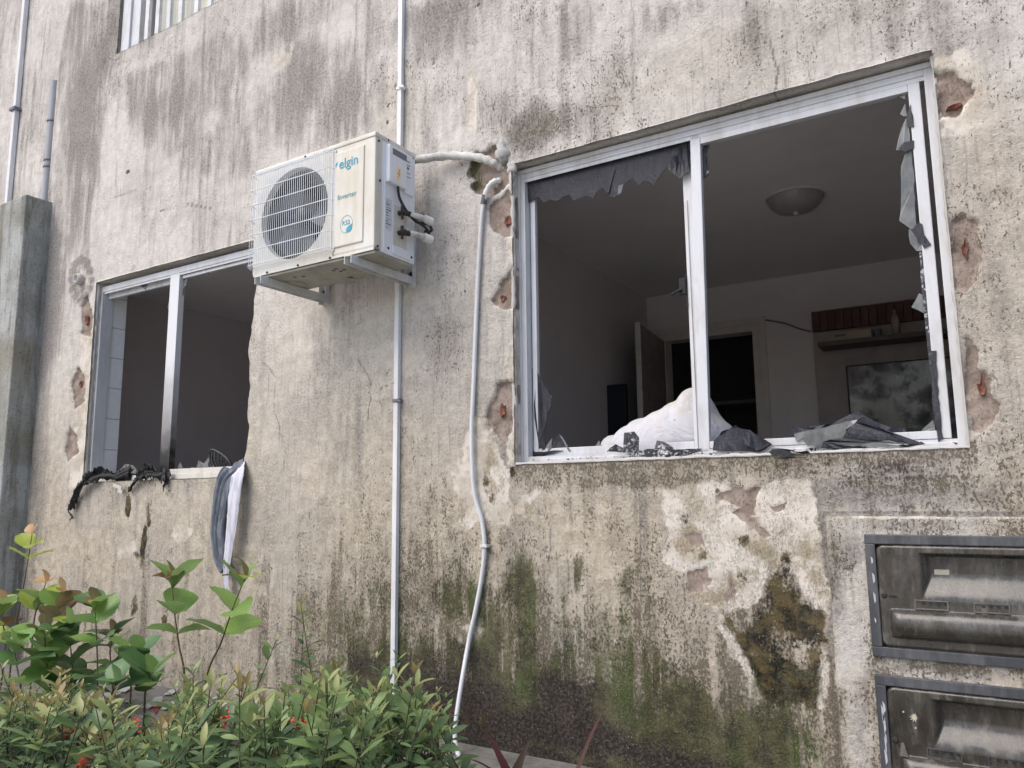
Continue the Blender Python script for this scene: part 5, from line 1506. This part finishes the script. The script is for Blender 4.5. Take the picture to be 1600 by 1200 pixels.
def ragged(name, label, runs, seed, mat=None):
    m = MB(); rr = random.Random(seed)
    for path, w0, w1 in runs:
        P = bez(path, 10)
        n = 9
        for lay in range(4):
            vs = []; ph = rr.uniform(0, 6); ph2 = rr.uniform(0, 6); cut = rr.uniform(.55, 1) if lay else 1
            PP = P[:max(6, int(len(P) * cut))]
            for i, p in enumerate(PP):
                w = (w0 + (w1 - w0) * i / len(P)) * (.75 + .45 * math.sin(i * .23 + ph2)) * (1 if i < len(PP) - 4 else (len(PP) - i) / 5 + .1)
                t = (P[min(i + 1, len(P) - 1)] - P[max(i - 1, 0)]).normalized()
                sd = Vector((0, 1, 0)).cross(t); sd = Vector((1, 0, 0)) if sd.length < .2 else sd.normalized()
                off = Vector((math.sin(i * .17 + ph) * .010, -lay * .005, math.cos(i * .15 + ph2) * .008))
                for k in range(n):
                    q = k / (n - 1) - .5
                    frn = rr.gauss(0, .005) if k in (0, n - 1) else rr.gauss(0, .0012)
                    vs.append(p + off + sd * (q * w * 1.5 + frn) + Vector((0, -math.sin(q * 7 + ph + i * .12) * w * .35, frn)))
            m.add(vs, [(i * n + k, i * n + k + 1, (i + 1) * n + k + 1, (i + 1) * n + k) for i in range(len(PP) - 1) for k in range(n - 1)], 0, True)
        for s in range(6):
            p = rr.choice(P); L_ = rr.uniform(.02, .05)
            m.tube([p, p + Vector((rr.gauss(0, .01), -.01, -L_ * .5)), p + Vector((rr.gauss(0, .015), -.008, -L_))], .003, 4, radii=[.005, .003, .001])
    o = m.build(name, [mat or M['burnt']]); tag(o, label, "burnt cloth"); return o
ragged("burnt_cloth", "long charred rag trailing over the left end of the left window sill", [([W(205, 742, .04), W(185, 744, .02), W(165, 742, .0), W(146, 746, -.02), W(132, 754, -.03), W(122, 768, -.03), W(114, 785, -.03), (W(106, 798, -.03)), W(114, 812, -.03)], .046, .024)], 4)
ragged("burnt_cloth", "charred rag clump draped at the foot of the scorched mullion", [([W(262, 746, .02), W(250, 742, .0), W(236, 738, -.01), W(222, 744, -.015), W(208, 756, -.02), W(202, 766, -.02)], .042, .026), ([W(236, 738, 0.02), W(232, 730, .0), W(238, 748, -.01)], .034, .020), ([W(258, 738, .01), W(262, 748, -.01), W(256, 760, -.02)], .03, .02)], 9)
m = MB()
for (a_, b_, c_, d_) in ((177, 758, 190, 763), (184, 767, 191, 769)):
    p, q = W(a_, b_, -.03), W(c_, d_, -.03); m.beam(p, q, .022, .006, 0, .002, (0, 0, 1))
o = m.build("metal_foil", [simple("shiny_foil", (.7, .7, .7), .25, metal=.6)]); tag(o, "small shiny foil scrap dangling below the left sill", "foil scrap")
# fan guard on the left sill
fg = MB(); c0 = W(346, 724, .10)
arc = bez([W(327, 740, .12), W(326, 722, .10), W(329, 704, .09), W(340, 706, .09), W(356, 718, .09), W(364, 734, .10)], 6)
fg.tube(arc, .009, 6)
low = bez([W(327, 740, .12), W(345, 740, .10), W(364, 736, .10)], 12)
for k in range(12):
    t = k / 11
    a_ = arc[int(t * (len(arc) - 1))]; b_ = low[int(t * (len(low) - 1))]
    fg.tube([a_, (a_ + b_) / 2 + Vector((0, -.02, 0)), b_], .0048, 5)
for t in (.35, .65):
    fg.tube([arc[i].lerp(low[int(i / len(arc) * (len(low) - 1))], t) for i in range(0, len(arc), 3)], .003, 5)
o = fg.build("fan_guard", [M['black_rubber']]); tag(o, "black plastic fan guard lying on the left window sill", "fan guard")

# ------------------------------------------------------------------ ground
m = MB(); m.add([(-120, -120, -.06), (120, -120, -.06), (120, 120, -.06), (-120, 120, -.06)], [(0, 1, 2, 3)])
o = m.build("ground", [M['soil']]); tag(o, "dark planting soil at the wall foot", None, None, "structure")
m = MB(); m.box(-9, 4, -.42, .04, -.10, .012, 0, .008)
o = m.build("pavement", [M['concrete_light']]); tag(o, "narrow concrete apron along the wall foot", None, None, "structure")
m = MB(); m.box(-14, 10, -16, -1.9, -.10, -.03, 0, .02)
o = m.build("path", [M['path']]); tag(o, "concrete path", None, None, "structure")
m = MB()
for k in range(26):
    c = Vector((random.uniform(-4.6, -3.2), random.uniform(-.35, -.05), .02)); s = random.uniform(.015, .05)
    a = random.uniform(0, 3)
    m.beam(c, c + Vector((math.cos(a), math.sin(a), random.uniform(-.1, .3))) * s * 2, s, .005, 0)
o = m.build("debris", [M['cement_lump']]); tag(o, "broken plaster bits on the apron", None, None, "stuff")

# ------------------------------------------------------------------ plants
def leaf_mat(name, a, b, trans=.35, rough=.38, vein=(.25, .3, .12), vs_=.5):
    m = N(name)
    uv = m.n.new("ShaderNodeUVMap"); uv.uv_map = "UVMap"
    s = m.n.new("ShaderNodeSeparateXYZ"); m.ln(uv.outputs[0], s.inputs[0])
    v = m.math('ABSOLUTE', m.math('SUBTRACT', s.outputs[1], .5))
    mid = m.ramp(v, .015, .05, 1, 0)
    w = m.math('SINE', m.math('MULTIPLY', m.math('SUBTRACT', s.outputs[0], m.math('MULTIPLY', v, .55)), 62))
    side = m.math('MULTIPLY', m.ramp(w, .86, .99), vs_)
    col = m.mix(m.rnd(), a, b)
    col = m.mix(m.ramp(m.noise(30, 3), .4, .65, 0, .4), col, tuple(c * .6 for c in a))
    col = m.mix(m.math('MULTIPLY', m.math('MAXIMUM', mid, side), .55), col, vein)
    geo = m.n.new("ShaderNodeNewGeometry")
    col = m.mix(m.math('MULTIPLY', geo.outputs["Backfacing"], .35), col, (.22, .27, .17))
    m.set(col=col, rough=rough, spec=.5)
    tl = m.n.new("ShaderNodeBsdfTranslucent"); m.ln(col, tl.inputs[0])
    mx = m.n.new("ShaderNodeMixShader"); mx.inputs[0].default_value = trans
    m.ln(m.b.outputs[0], mx.inputs[1]); m.ln(tl.outputs[0], mx.inputs[2]); m.ln(mx.outputs[0], m.out.inputs[0])
    return m.m
LM = {
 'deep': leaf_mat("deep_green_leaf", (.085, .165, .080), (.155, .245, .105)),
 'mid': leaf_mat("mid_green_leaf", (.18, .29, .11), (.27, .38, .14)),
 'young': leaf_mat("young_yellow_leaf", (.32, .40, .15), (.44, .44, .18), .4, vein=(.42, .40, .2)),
 'tip': leaf_mat("orange_tip_leaf", (.36, .25, .10), (.30, .24, .09), .4, vein=(.5, .36, .2)),
 'broad': leaf_mat("broad_green_leaf", (.19, .36, .09), (.30, .48, .12), .4, vein=(.32, .42, .18)),
 'broad_deep': leaf_mat("broad_deep_leaf", (.09, .19, .07), (.14, .27, .09), .3, vein=(.2, .28, .12)),
 'broad_lit': leaf_mat("broad_sun_tinted_leaf", (.46, .60, .10), (.55, .66, .15), .5, vein=(.55, .6, .25)),  # direct sunlight on leaves, painted in as a brighter lime colour
 'copper': leaf_mat("copper_young_leaf", (.56, .31, .15), (.66, .42, .22), .45, vein=(.6, .42, .26)),  # copper of young leaves, brightened to stand in for sunlight
 'bronze': leaf_mat("bronze_young_leaf", (.17, .10, .04), (.24, .15, .06), .4, vein=(.4, .3, .18)),
 'cord': leaf_mat("purple_strap_leaf", (.12, .045, .05), (.18, .06, .075), .35, vein=(.42, .10, .14), vs_=.1),
}
M['stem'] = simple("brown_stem", (.12, .085, .05), .7, (.07, .085, .035), .5, 20)
M['stem_green'] = simple("green_brown_stem", (.06, .06, .03), .7, (.09, .05, .03), .5, 20)
M['red'] = simple("red_petal", (.62, .045, .030), .55, (.75, .14, .06), .5, 30)

LEAFM = {}
def leaf_mesh(kind, variant, mat):
    key = (kind, variant, mat)
    if key in LEAFM: return LEAFM[key]
    rr = random.Random(hash((kind == 'broad', variant)) % 1000 + variant)
    nu = 7
    curve = rr.uniform(.05, .32); fold = rr.uniform(.08, .35); tw = rr.uniform(-.35, .35)
    vs = []; uvs = []
    for i in range(nu + 1):
        u = i / nu
        if kind == 'broad': w = .44 * (math.sin(math.pi * min(1, u * .96 + .03)) ** .55) * (.72 + .42 * u) * (1 - .25 * u ** 6)
        elif kind == 'strap': w = .17 * (1 - u) ** .6 * (min(1, u * 5 + .35))
        else: w = .140 * math.sin(math.pi * (u * .95 + .025)) ** .85 * (1 + .25 * (u - .3))
        if i == nu: w *= .12
        if i == 0: w = .02
        z = -curve * u * u
        for k, s in enumerate((-1, 0, 1)):
            y = s * w; zz = z + abs(s) * w * fold + s * w * tw * u * .6
            if kind == 'broad' and s: zz += .02 * math.sin(u * 14 + s + variant); y *= 1 + .05 * math.sin(u * 11 + variant * 2 + s)
            vs.append((u, y, zz)); uvs.append((u, .5 + s * .5))
    fs = []
    for i in range(nu):
        for k in (0, 1): fs.append((i * 3 + k, (i + 1) * 3 + k, (i + 1) * 3 + k + 1, i * 3 + k + 1))
    me = bpy.data.meshes.new("leaf"); me.from_pydata(vs, [], fs)
    ul = me.uv_layers.new(name="UVMap")
    for lp in me.loops: ul.data[lp.index].uv = uvs[lp.vertex_index]
    me.polygons.foreach_set("use_smooth", [True] * len(fs)); me.materials.append(LM[mat]); me.update()
    LEAFM[key] = me
    return me

def leaf_matrix(p, d, size, roll=0.0):
    d = Vector(d).normalized(); up = Vector((0, 0, 1))
    y = up.cross(d)
    if y.length < .05: y = Vector((1, 0, 0)).cross(d)
    y.normalize(); z = d.cross(y)
    Rm = Matrix((d, y, z)).transposed().to_4x4()
    return Matrix.Translation(p) @ Rm @ Matrix.Rotation(roll, 4, 'X') @ Matrix.Scale(size, 4)

def put_leaf(parent, kind, mat, p, d, size, roll=0, name="leaf"):
    o = bpy.data.objects.new(name, leaf_mesh(kind, random.randrange(5), mat))
    COL.objects.link(o); o.parent = parent
    o.matrix_local = Matrix.Translation(-world_loc(parent)) @ leaf_matrix(p, d, size, roll)
    return o

# broad-leaved saplings: pixel path of the stem, depth, and how the pairs of leaves sit
def sapling(label, path, Y, nodes, top, size, r0=.0045, bend=0, mats=('broad',), rseed=0):
    random.seed(rseed + 50)
    P = [W(x, y, Y + bend * i) for i, (x, y) in enumerate(path)]
    foot = Vector((P[0].x + random.uniform(-.03, .03), P[0].y, -.055))
    e = empty("broadleaf_sapling", foot)
    tag(e, label, "sapling", "broad-leaved young shoots at the left")
    full = [foot] + P
    D = bez(full, 8)
    m = MB(); m.tube(D, r0, 7, radii=[r0 * (1.2 - .75 * i / len(D)) for i in range(len(D))]); m.build("stem", [M['stem']], e)
    a0 = random.uniform(0, 3)
    L = len(D)
    for k, t in enumerate(nodes):
        p = D[min(L - 1, int(t * (L - 1)))]
        az = a0 + k * math.pi / 2 * random.uniform(.85, 1.15)
        for s in (0, math.pi):
            a = az + s + random.uniform(-.3, .3)
            el = random.uniform(.25, 1.0)
            d = Vector((math.cos(a) * math.cos(el), math.sin(a) * math.cos(el), math.sin(el)))
            put_leaf(e, 'broad', random.choice(mats), p, d, size * random.uniform(.8, 1.12), random.uniform(-.5, .5))
    p = D[-1]
    if top == 'pair':
        for s in (-1, 1):
            put_leaf(e, 'broad', 'copper', p, Vector((s * .55, -.1, .8)), size * .55, s * 1.1)
    elif top:
        put_leaf(e, 'broad', top, p, Vector((.02, -.1, 1)), size * .55, random.uniform(-.5, .5))
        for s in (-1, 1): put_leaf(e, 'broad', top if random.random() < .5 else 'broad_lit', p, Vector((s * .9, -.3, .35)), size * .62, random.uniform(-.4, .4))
    return e

saps = [
 ("tallest shoot at far left with a lime leaf coloured as sunlit and an orange tip pair", [(22, 990), (34, 930), (43, 880), (50, 835)], -.45, (.80, .9), 'pair', .115, ('broad_lit',)),
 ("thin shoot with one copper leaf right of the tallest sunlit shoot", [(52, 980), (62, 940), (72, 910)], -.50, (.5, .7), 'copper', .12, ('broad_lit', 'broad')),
 ("shoot with orange-backed young leaves in front of the wall", [(95, 1000), (90, 960), (96, 925)], -.50, (.55, .75), 'copper', .13, ('broad', 'bronze')),
 ("sturdy green shoot with bronze tip left of the black drips", [(152, 1090), (152, 1030), (150, 980), (148, 945)], -.55, (.40, .62, .80, .97), 'bronze', .15, ('broad', 'broad_deep')),
 ("lone tall pale-green shoot with brown bud before the stained wall", [(288, 1062), (280, 1010), (273, 960), (268, 905)], -.55, (.60, .78, .95), 'bronze', .145, ('broad',)),
 ("leaning pale-green shoot with brown bud nearest the hanging cloth", [(322, 1062), (345, 1005), (362, 955), (382, 905)], -.58, (.58, .76, .94), 'bronze', .145, ('broad',)),
 ("low dark-leaved shoot at the left picture edge", [(36, 1100), (28, 1050), (20, 1010)], -.75, (.35, .55, .75, .95), 'broad', .15, ('broad_deep', 'broad')),
 ("dark bushy shoot beneath the copper leaves", [(80, 1090), (72, 1030), (70, 985)], -.60, (.35, .5, .65, .8, .95), 'bronze', .15, ('broad_deep', 'broad')),
 ("dark shoot with drooping leaves left of the sturdy green shoot", [(120, 1090), (112, 1030), (108, 975)], -.52, (.35, .5, .65, .8, .95), 'broad', .15, ('broad_deep',)),
 ("short shoot with small upright bronze buds before the wall stain", [(176, 1070), (172, 1020), (176, 990)], -.45, (.5, .75, .92), 'bronze', .12, ('broad_deep', 'broad')),
 ("low pair-leaved shoot above the bare concrete apron", [(204, 1085), (206, 1050), (214, 1020)], -.62, (.5, .75, .95), 'broad', .14, ('broad_deep', 'broad')),
 ("lowest broad-leaved shoot right of the bare apron patch", [(226, 1100), (228, 1075), (236, 1052)], -.70, (.55, .95), 'broad', .14, ('broad', 'broad_deep')),
 ("glossy shoot half hidden behind the yellow-tipped shrubs", [(172, 1100), (176, 1080), (182, 1068)], -.80, (.6, .95), 'broad_deep', .14, ('broad_deep',)),
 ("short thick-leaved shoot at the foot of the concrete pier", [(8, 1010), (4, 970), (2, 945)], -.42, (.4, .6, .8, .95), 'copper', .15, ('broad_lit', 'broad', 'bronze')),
]
for i, (lab, path, Y, nodes, top, size, mats) in enumerate(saps):
    size *= 1.12
    sapling(lab, path, Y, nodes, top, size, mats=mats, rseed=i * 3 + 1)

# low shrubs with narrow leaves
def top_line(px):
    return 12 + float(np.interp(px, [-200, 0, 60, 110, 150, 185, 215, 260, 290, 330, 380, 420, 470, 520, 560, 620, 660, 700, 722, 740], [1035, 1050, 1066, 1045, 1058, 1108, 1140, 1118, 1052, 1050, 1066, 1060, 1082, 1048, 1060, 1045, 1070, 1100, 1130, 1200]))
def px_of(p):
    d = p - CAM; z = d.dot(_f); return 800 + FPX * d.dot(_r) / z, 600 - FPX * d.dot(_u) / z

def bush(label, px0, px1, Ys, nshoots, seed, lsize=.062, palette=(.25, .30, .25, .20), tall=()):
    random.seed(seed)
    cxp = (px0 + px1) / 2
    base = W(cxp, 1150, Ys[0] * .5 + Ys[1] * .5); base.z = -.055
    e = empty("flowering_shrub", base)
    tag(e, label, "shrub", "low narrow-leaved shrubs along the bed")
    stems = MB(); leaves = []
    for s in range(nshoots + len(tall)):
        if s < nshoots:
            Y = random.uniform(*Ys); px = random.uniform(px0, px1)
            drop = abs(random.gauss(0, 1)) * 60 if s > nshoots * .25 else random.uniform(-6, 30)
            tip = W(px, top_line(px) + drop + 22 * math.sin(px * .06 + seed) + random.uniform(-14, 26), Y)
            if tip.z < .06: tip.z = random.uniform(.08, .2)
        else:
            px, py, Y = tall[s - nshoots]; tip = W(px, py, Y)
        h = tip.z + .055
        lean = Vector((random.gauss(0, .13), random.gauss(0, .09), 0))
        foot = Vector((tip.x, tip.y, -.055)) + lean * (1 + h)
        P = bez([foot, (foot + tip) / 2 + Vector((random.gauss(0, .015), random.gauss(0, .015), 0)), tip], 6)
        stems.tube(P, .003, 5, radii=[.0030 - .0017 * i / len(P) for i in range(len(P))], cap=False)
        nl = min(15, max(4, int(h / .036)))
        a0 = random.uniform(0, 3)
        young = random.random()
        for k in range(nl):
            t = 1 - k * (.037 / max(h, .2)) - .0
            if t < .12: break
            p = foot.lerp(tip, t) if t < .99 else tip
            ii = t * (len(P) - 1); i0 = min(int(ii), len(P) - 2); p = P[i0].lerp(P[i0 + 1], ii - i0)
            nn = 3 if k == 0 else 2
            for q in range(nn):
                a = a0 + k * 1.57 + q * 2 * math.pi / nn + random.uniform(-.35, .35)
                el = (1.05 if k == 0 else .75 if k < 3 else .40) + random.uniform(-.25, .25)
                d = Vector((math.cos(a) * math.cos(el), math.sin(a) * math.cos(el), math.sin(el)))
                if px < 190: young *= .62
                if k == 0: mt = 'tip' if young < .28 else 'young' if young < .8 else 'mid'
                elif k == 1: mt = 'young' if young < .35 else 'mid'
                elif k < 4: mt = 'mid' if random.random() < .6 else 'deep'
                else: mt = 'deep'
                sz = lsize * (.62 if k == 0 else .85 if k == 1 else 1.05) * random.uniform(.55, 1.55)
                leaves.append((p.y * -1 + p.z * 1.5, mt, p.copy(), d, sz, random.uniform(-.6, .6)))
    stems.build("stem", [M['stem_green']], e)["kind"] = "stuff"
    leaves.sort(key=lambda l: -l[0])
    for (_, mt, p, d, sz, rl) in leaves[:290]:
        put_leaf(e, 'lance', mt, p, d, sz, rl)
    rest = leaves[290:]
    if rest:
        co = []; fa = []; uv = []; mi = []; names = ['deep', 'mid', 'young', 'tip']
        for (_, mt, p, d, sz, rl) in rest:
            me = leaf_mesh('lance', random.randrange(5), mt); Mx = leaf_matrix(p, d, sz, rl); b0 = len(co)
            co += [tuple(Mx @ v.co) for v in me.vertices]
            for pl2 in me.polygons: fa.append([b0 + i for i in pl2.vertices]); mi.append(names.index(mt))
            uv += [tuple(l.uv) for l in me.uv_layers[0].data]
        me = bpy.data.meshes.new("foliage"); me.from_pydata(co, [], fa); ul = me.uv_layers.new(name="UVMap")
        ul.data.foreach_set("uv", np.array(uv, dtype=np.float32).ravel())
        for nme in names: me.materials.append(LM[nme])
        me.polygons.foreach_set("material_index", mi); me.polygons.foreach_set("use_smooth", [True] * len(fa)); me.update()
        o = link("foliage", me, e); o.location = -world_loc(e); o["kind"] = "stuff"
    return e

def flower(e, px, py, Y, n=14, r=.03):
    c = W(px, py, Y); m = MB()
    for k in range(n):
        p = c + Vector((random.gauss(0, 1), random.gauss(0, 1), random.gauss(0, .6))) * r * .55
        a0 = random.uniform(0, 3); rr_ = random.uniform(.006, .010); tz = random.uniform(-.6, .6)
        for q in range(4):
            a = a0 + q * math.pi / 2; u = Vector((math.cos(a), math.sin(a) * math.cos(tz), math.sin(a) * math.sin(tz) + .2)); v = Vector((-math.sin(a), math.cos(a) * math.cos(tz), math.cos(a) * math.sin(tz)))
            m.add([p, p + u * rr_ * .6 + v * rr_ * .4, p + u * rr_ * 1.2, p + u * rr_ * .6 - v * rr_ * .4], [(0, 1, 2, 3)])
        m.tube([p, c - Vector((0, 0, r))], .0008, 3, cap=False)
    m.build("flower_cluster", [M['red']], e)

B = [
 ("yellow-tipped low shrub at the bottom left corner", -60, 90, (-1.15, -.85), 44, 11, ()),
 ("shrub with red blooms left of the bare apron patch", 60, 200, (-1.05, -.75), 44, 12, ()),
 ("darkest low shrub filling the gap below the concrete apron", 170, 320, (-1.15, -.85), 52, 13, ()),
 ("yellow-tipped shrub beneath the two pale-green shoots", 280, 420, (-.95, -.65), 36, 14, ()),
 ("shrub with two tall bare-tipped stems before the wall", 380, 520, (-1.05, -.70), 36, 15, ((470, 945, -.62), (432, 1000, -.66), (474, 975, -.60))),
 ("shrub with a bright red bloom under the white conduit", 470, 600, (-1.0, -.7), 38, 16, ()),
 ("shrub around the foot of the white conduit", 560, 672, (-.95, -.65), 30, 17, ((622, 1032, -.6), (588, 1030, -.62))),
 ("last shrub in the row, beside the corrugated hose foot", 640, 690, (-.75, -.5), 11, 18, ((697, 1090, -.45), (684, 1082, -.5))),
 ("nearest shrub along the bottom edge under the red blooms", 380, 600, (-1.45, -1.15), 32, 19, ()),
 ("nearest small-leaved shrub at the lower left", 60, 380, (-1.5, -1.2), 40, 20, ()),
]
bushes = []
for (lab, a_, b_, Ys, n_, sd, tall) in B:
    ls = .062 if sd < 19 else .066
    bushes.append(bush(lab, a_, b_, Ys, n_, sd, ls, tall=tall))
random.seed(99)
for i, px, py, Y in ((1, 95, 1152, -1.0), (1, 106, 1140, -1.0), (1, 88, 1165, -1.05), (5, 470, 1128, -.98), (5, 478, 1142, -1.0), (4, 350, 1125, -.95), (5, 505, 1118, -.9), (2, 212, 1130, -.85), (9, 130, 1185, -1.4), (3, 245, 1105, -.7)):
    flower(bushes[i], px, py, Y)

# purple strap-leaved plants by the apron
def strap_plant(label, foot_px, Y, tips, wid):
    f = W(*foot_px, Y); f.z = -.05
    e = empty("cordyline", f); tag(e, label, "cordyline", "purple strap-leaved plants")
    for (tx, ty, yy) in tips:
        t = W(tx, ty, yy); st = W(foot_px[0], foot_px[1], Y); d = t - st
        put_leaf(e, 'strap', 'cord', st, d, d.length * 1.02, random.uniform(-.35, .35))
    m = MB(); m.tube([f, W(foot_px[0], foot_px[1] - 4, Y)], .009, 8); m.build("stem", [M['stem']], e)
strap_plant("pink-edged purple plant nearest the hose foot", (800, 1235), -.70, [(766, 1140, -.7), (748, 1168, -.8), (822, 1148, -.7), (848, 1172, -.8), (780, 1185, -.9), (835, 1200, -.95)], .02)
strap_plant("purple plant with one tall upright leaf at bottom centre", (895, 1240), -.75, [(930, 1108, -.75), (860, 1210, -.85), (925, 1215, -.9)], .02)
bpy.context.view_layer.update()
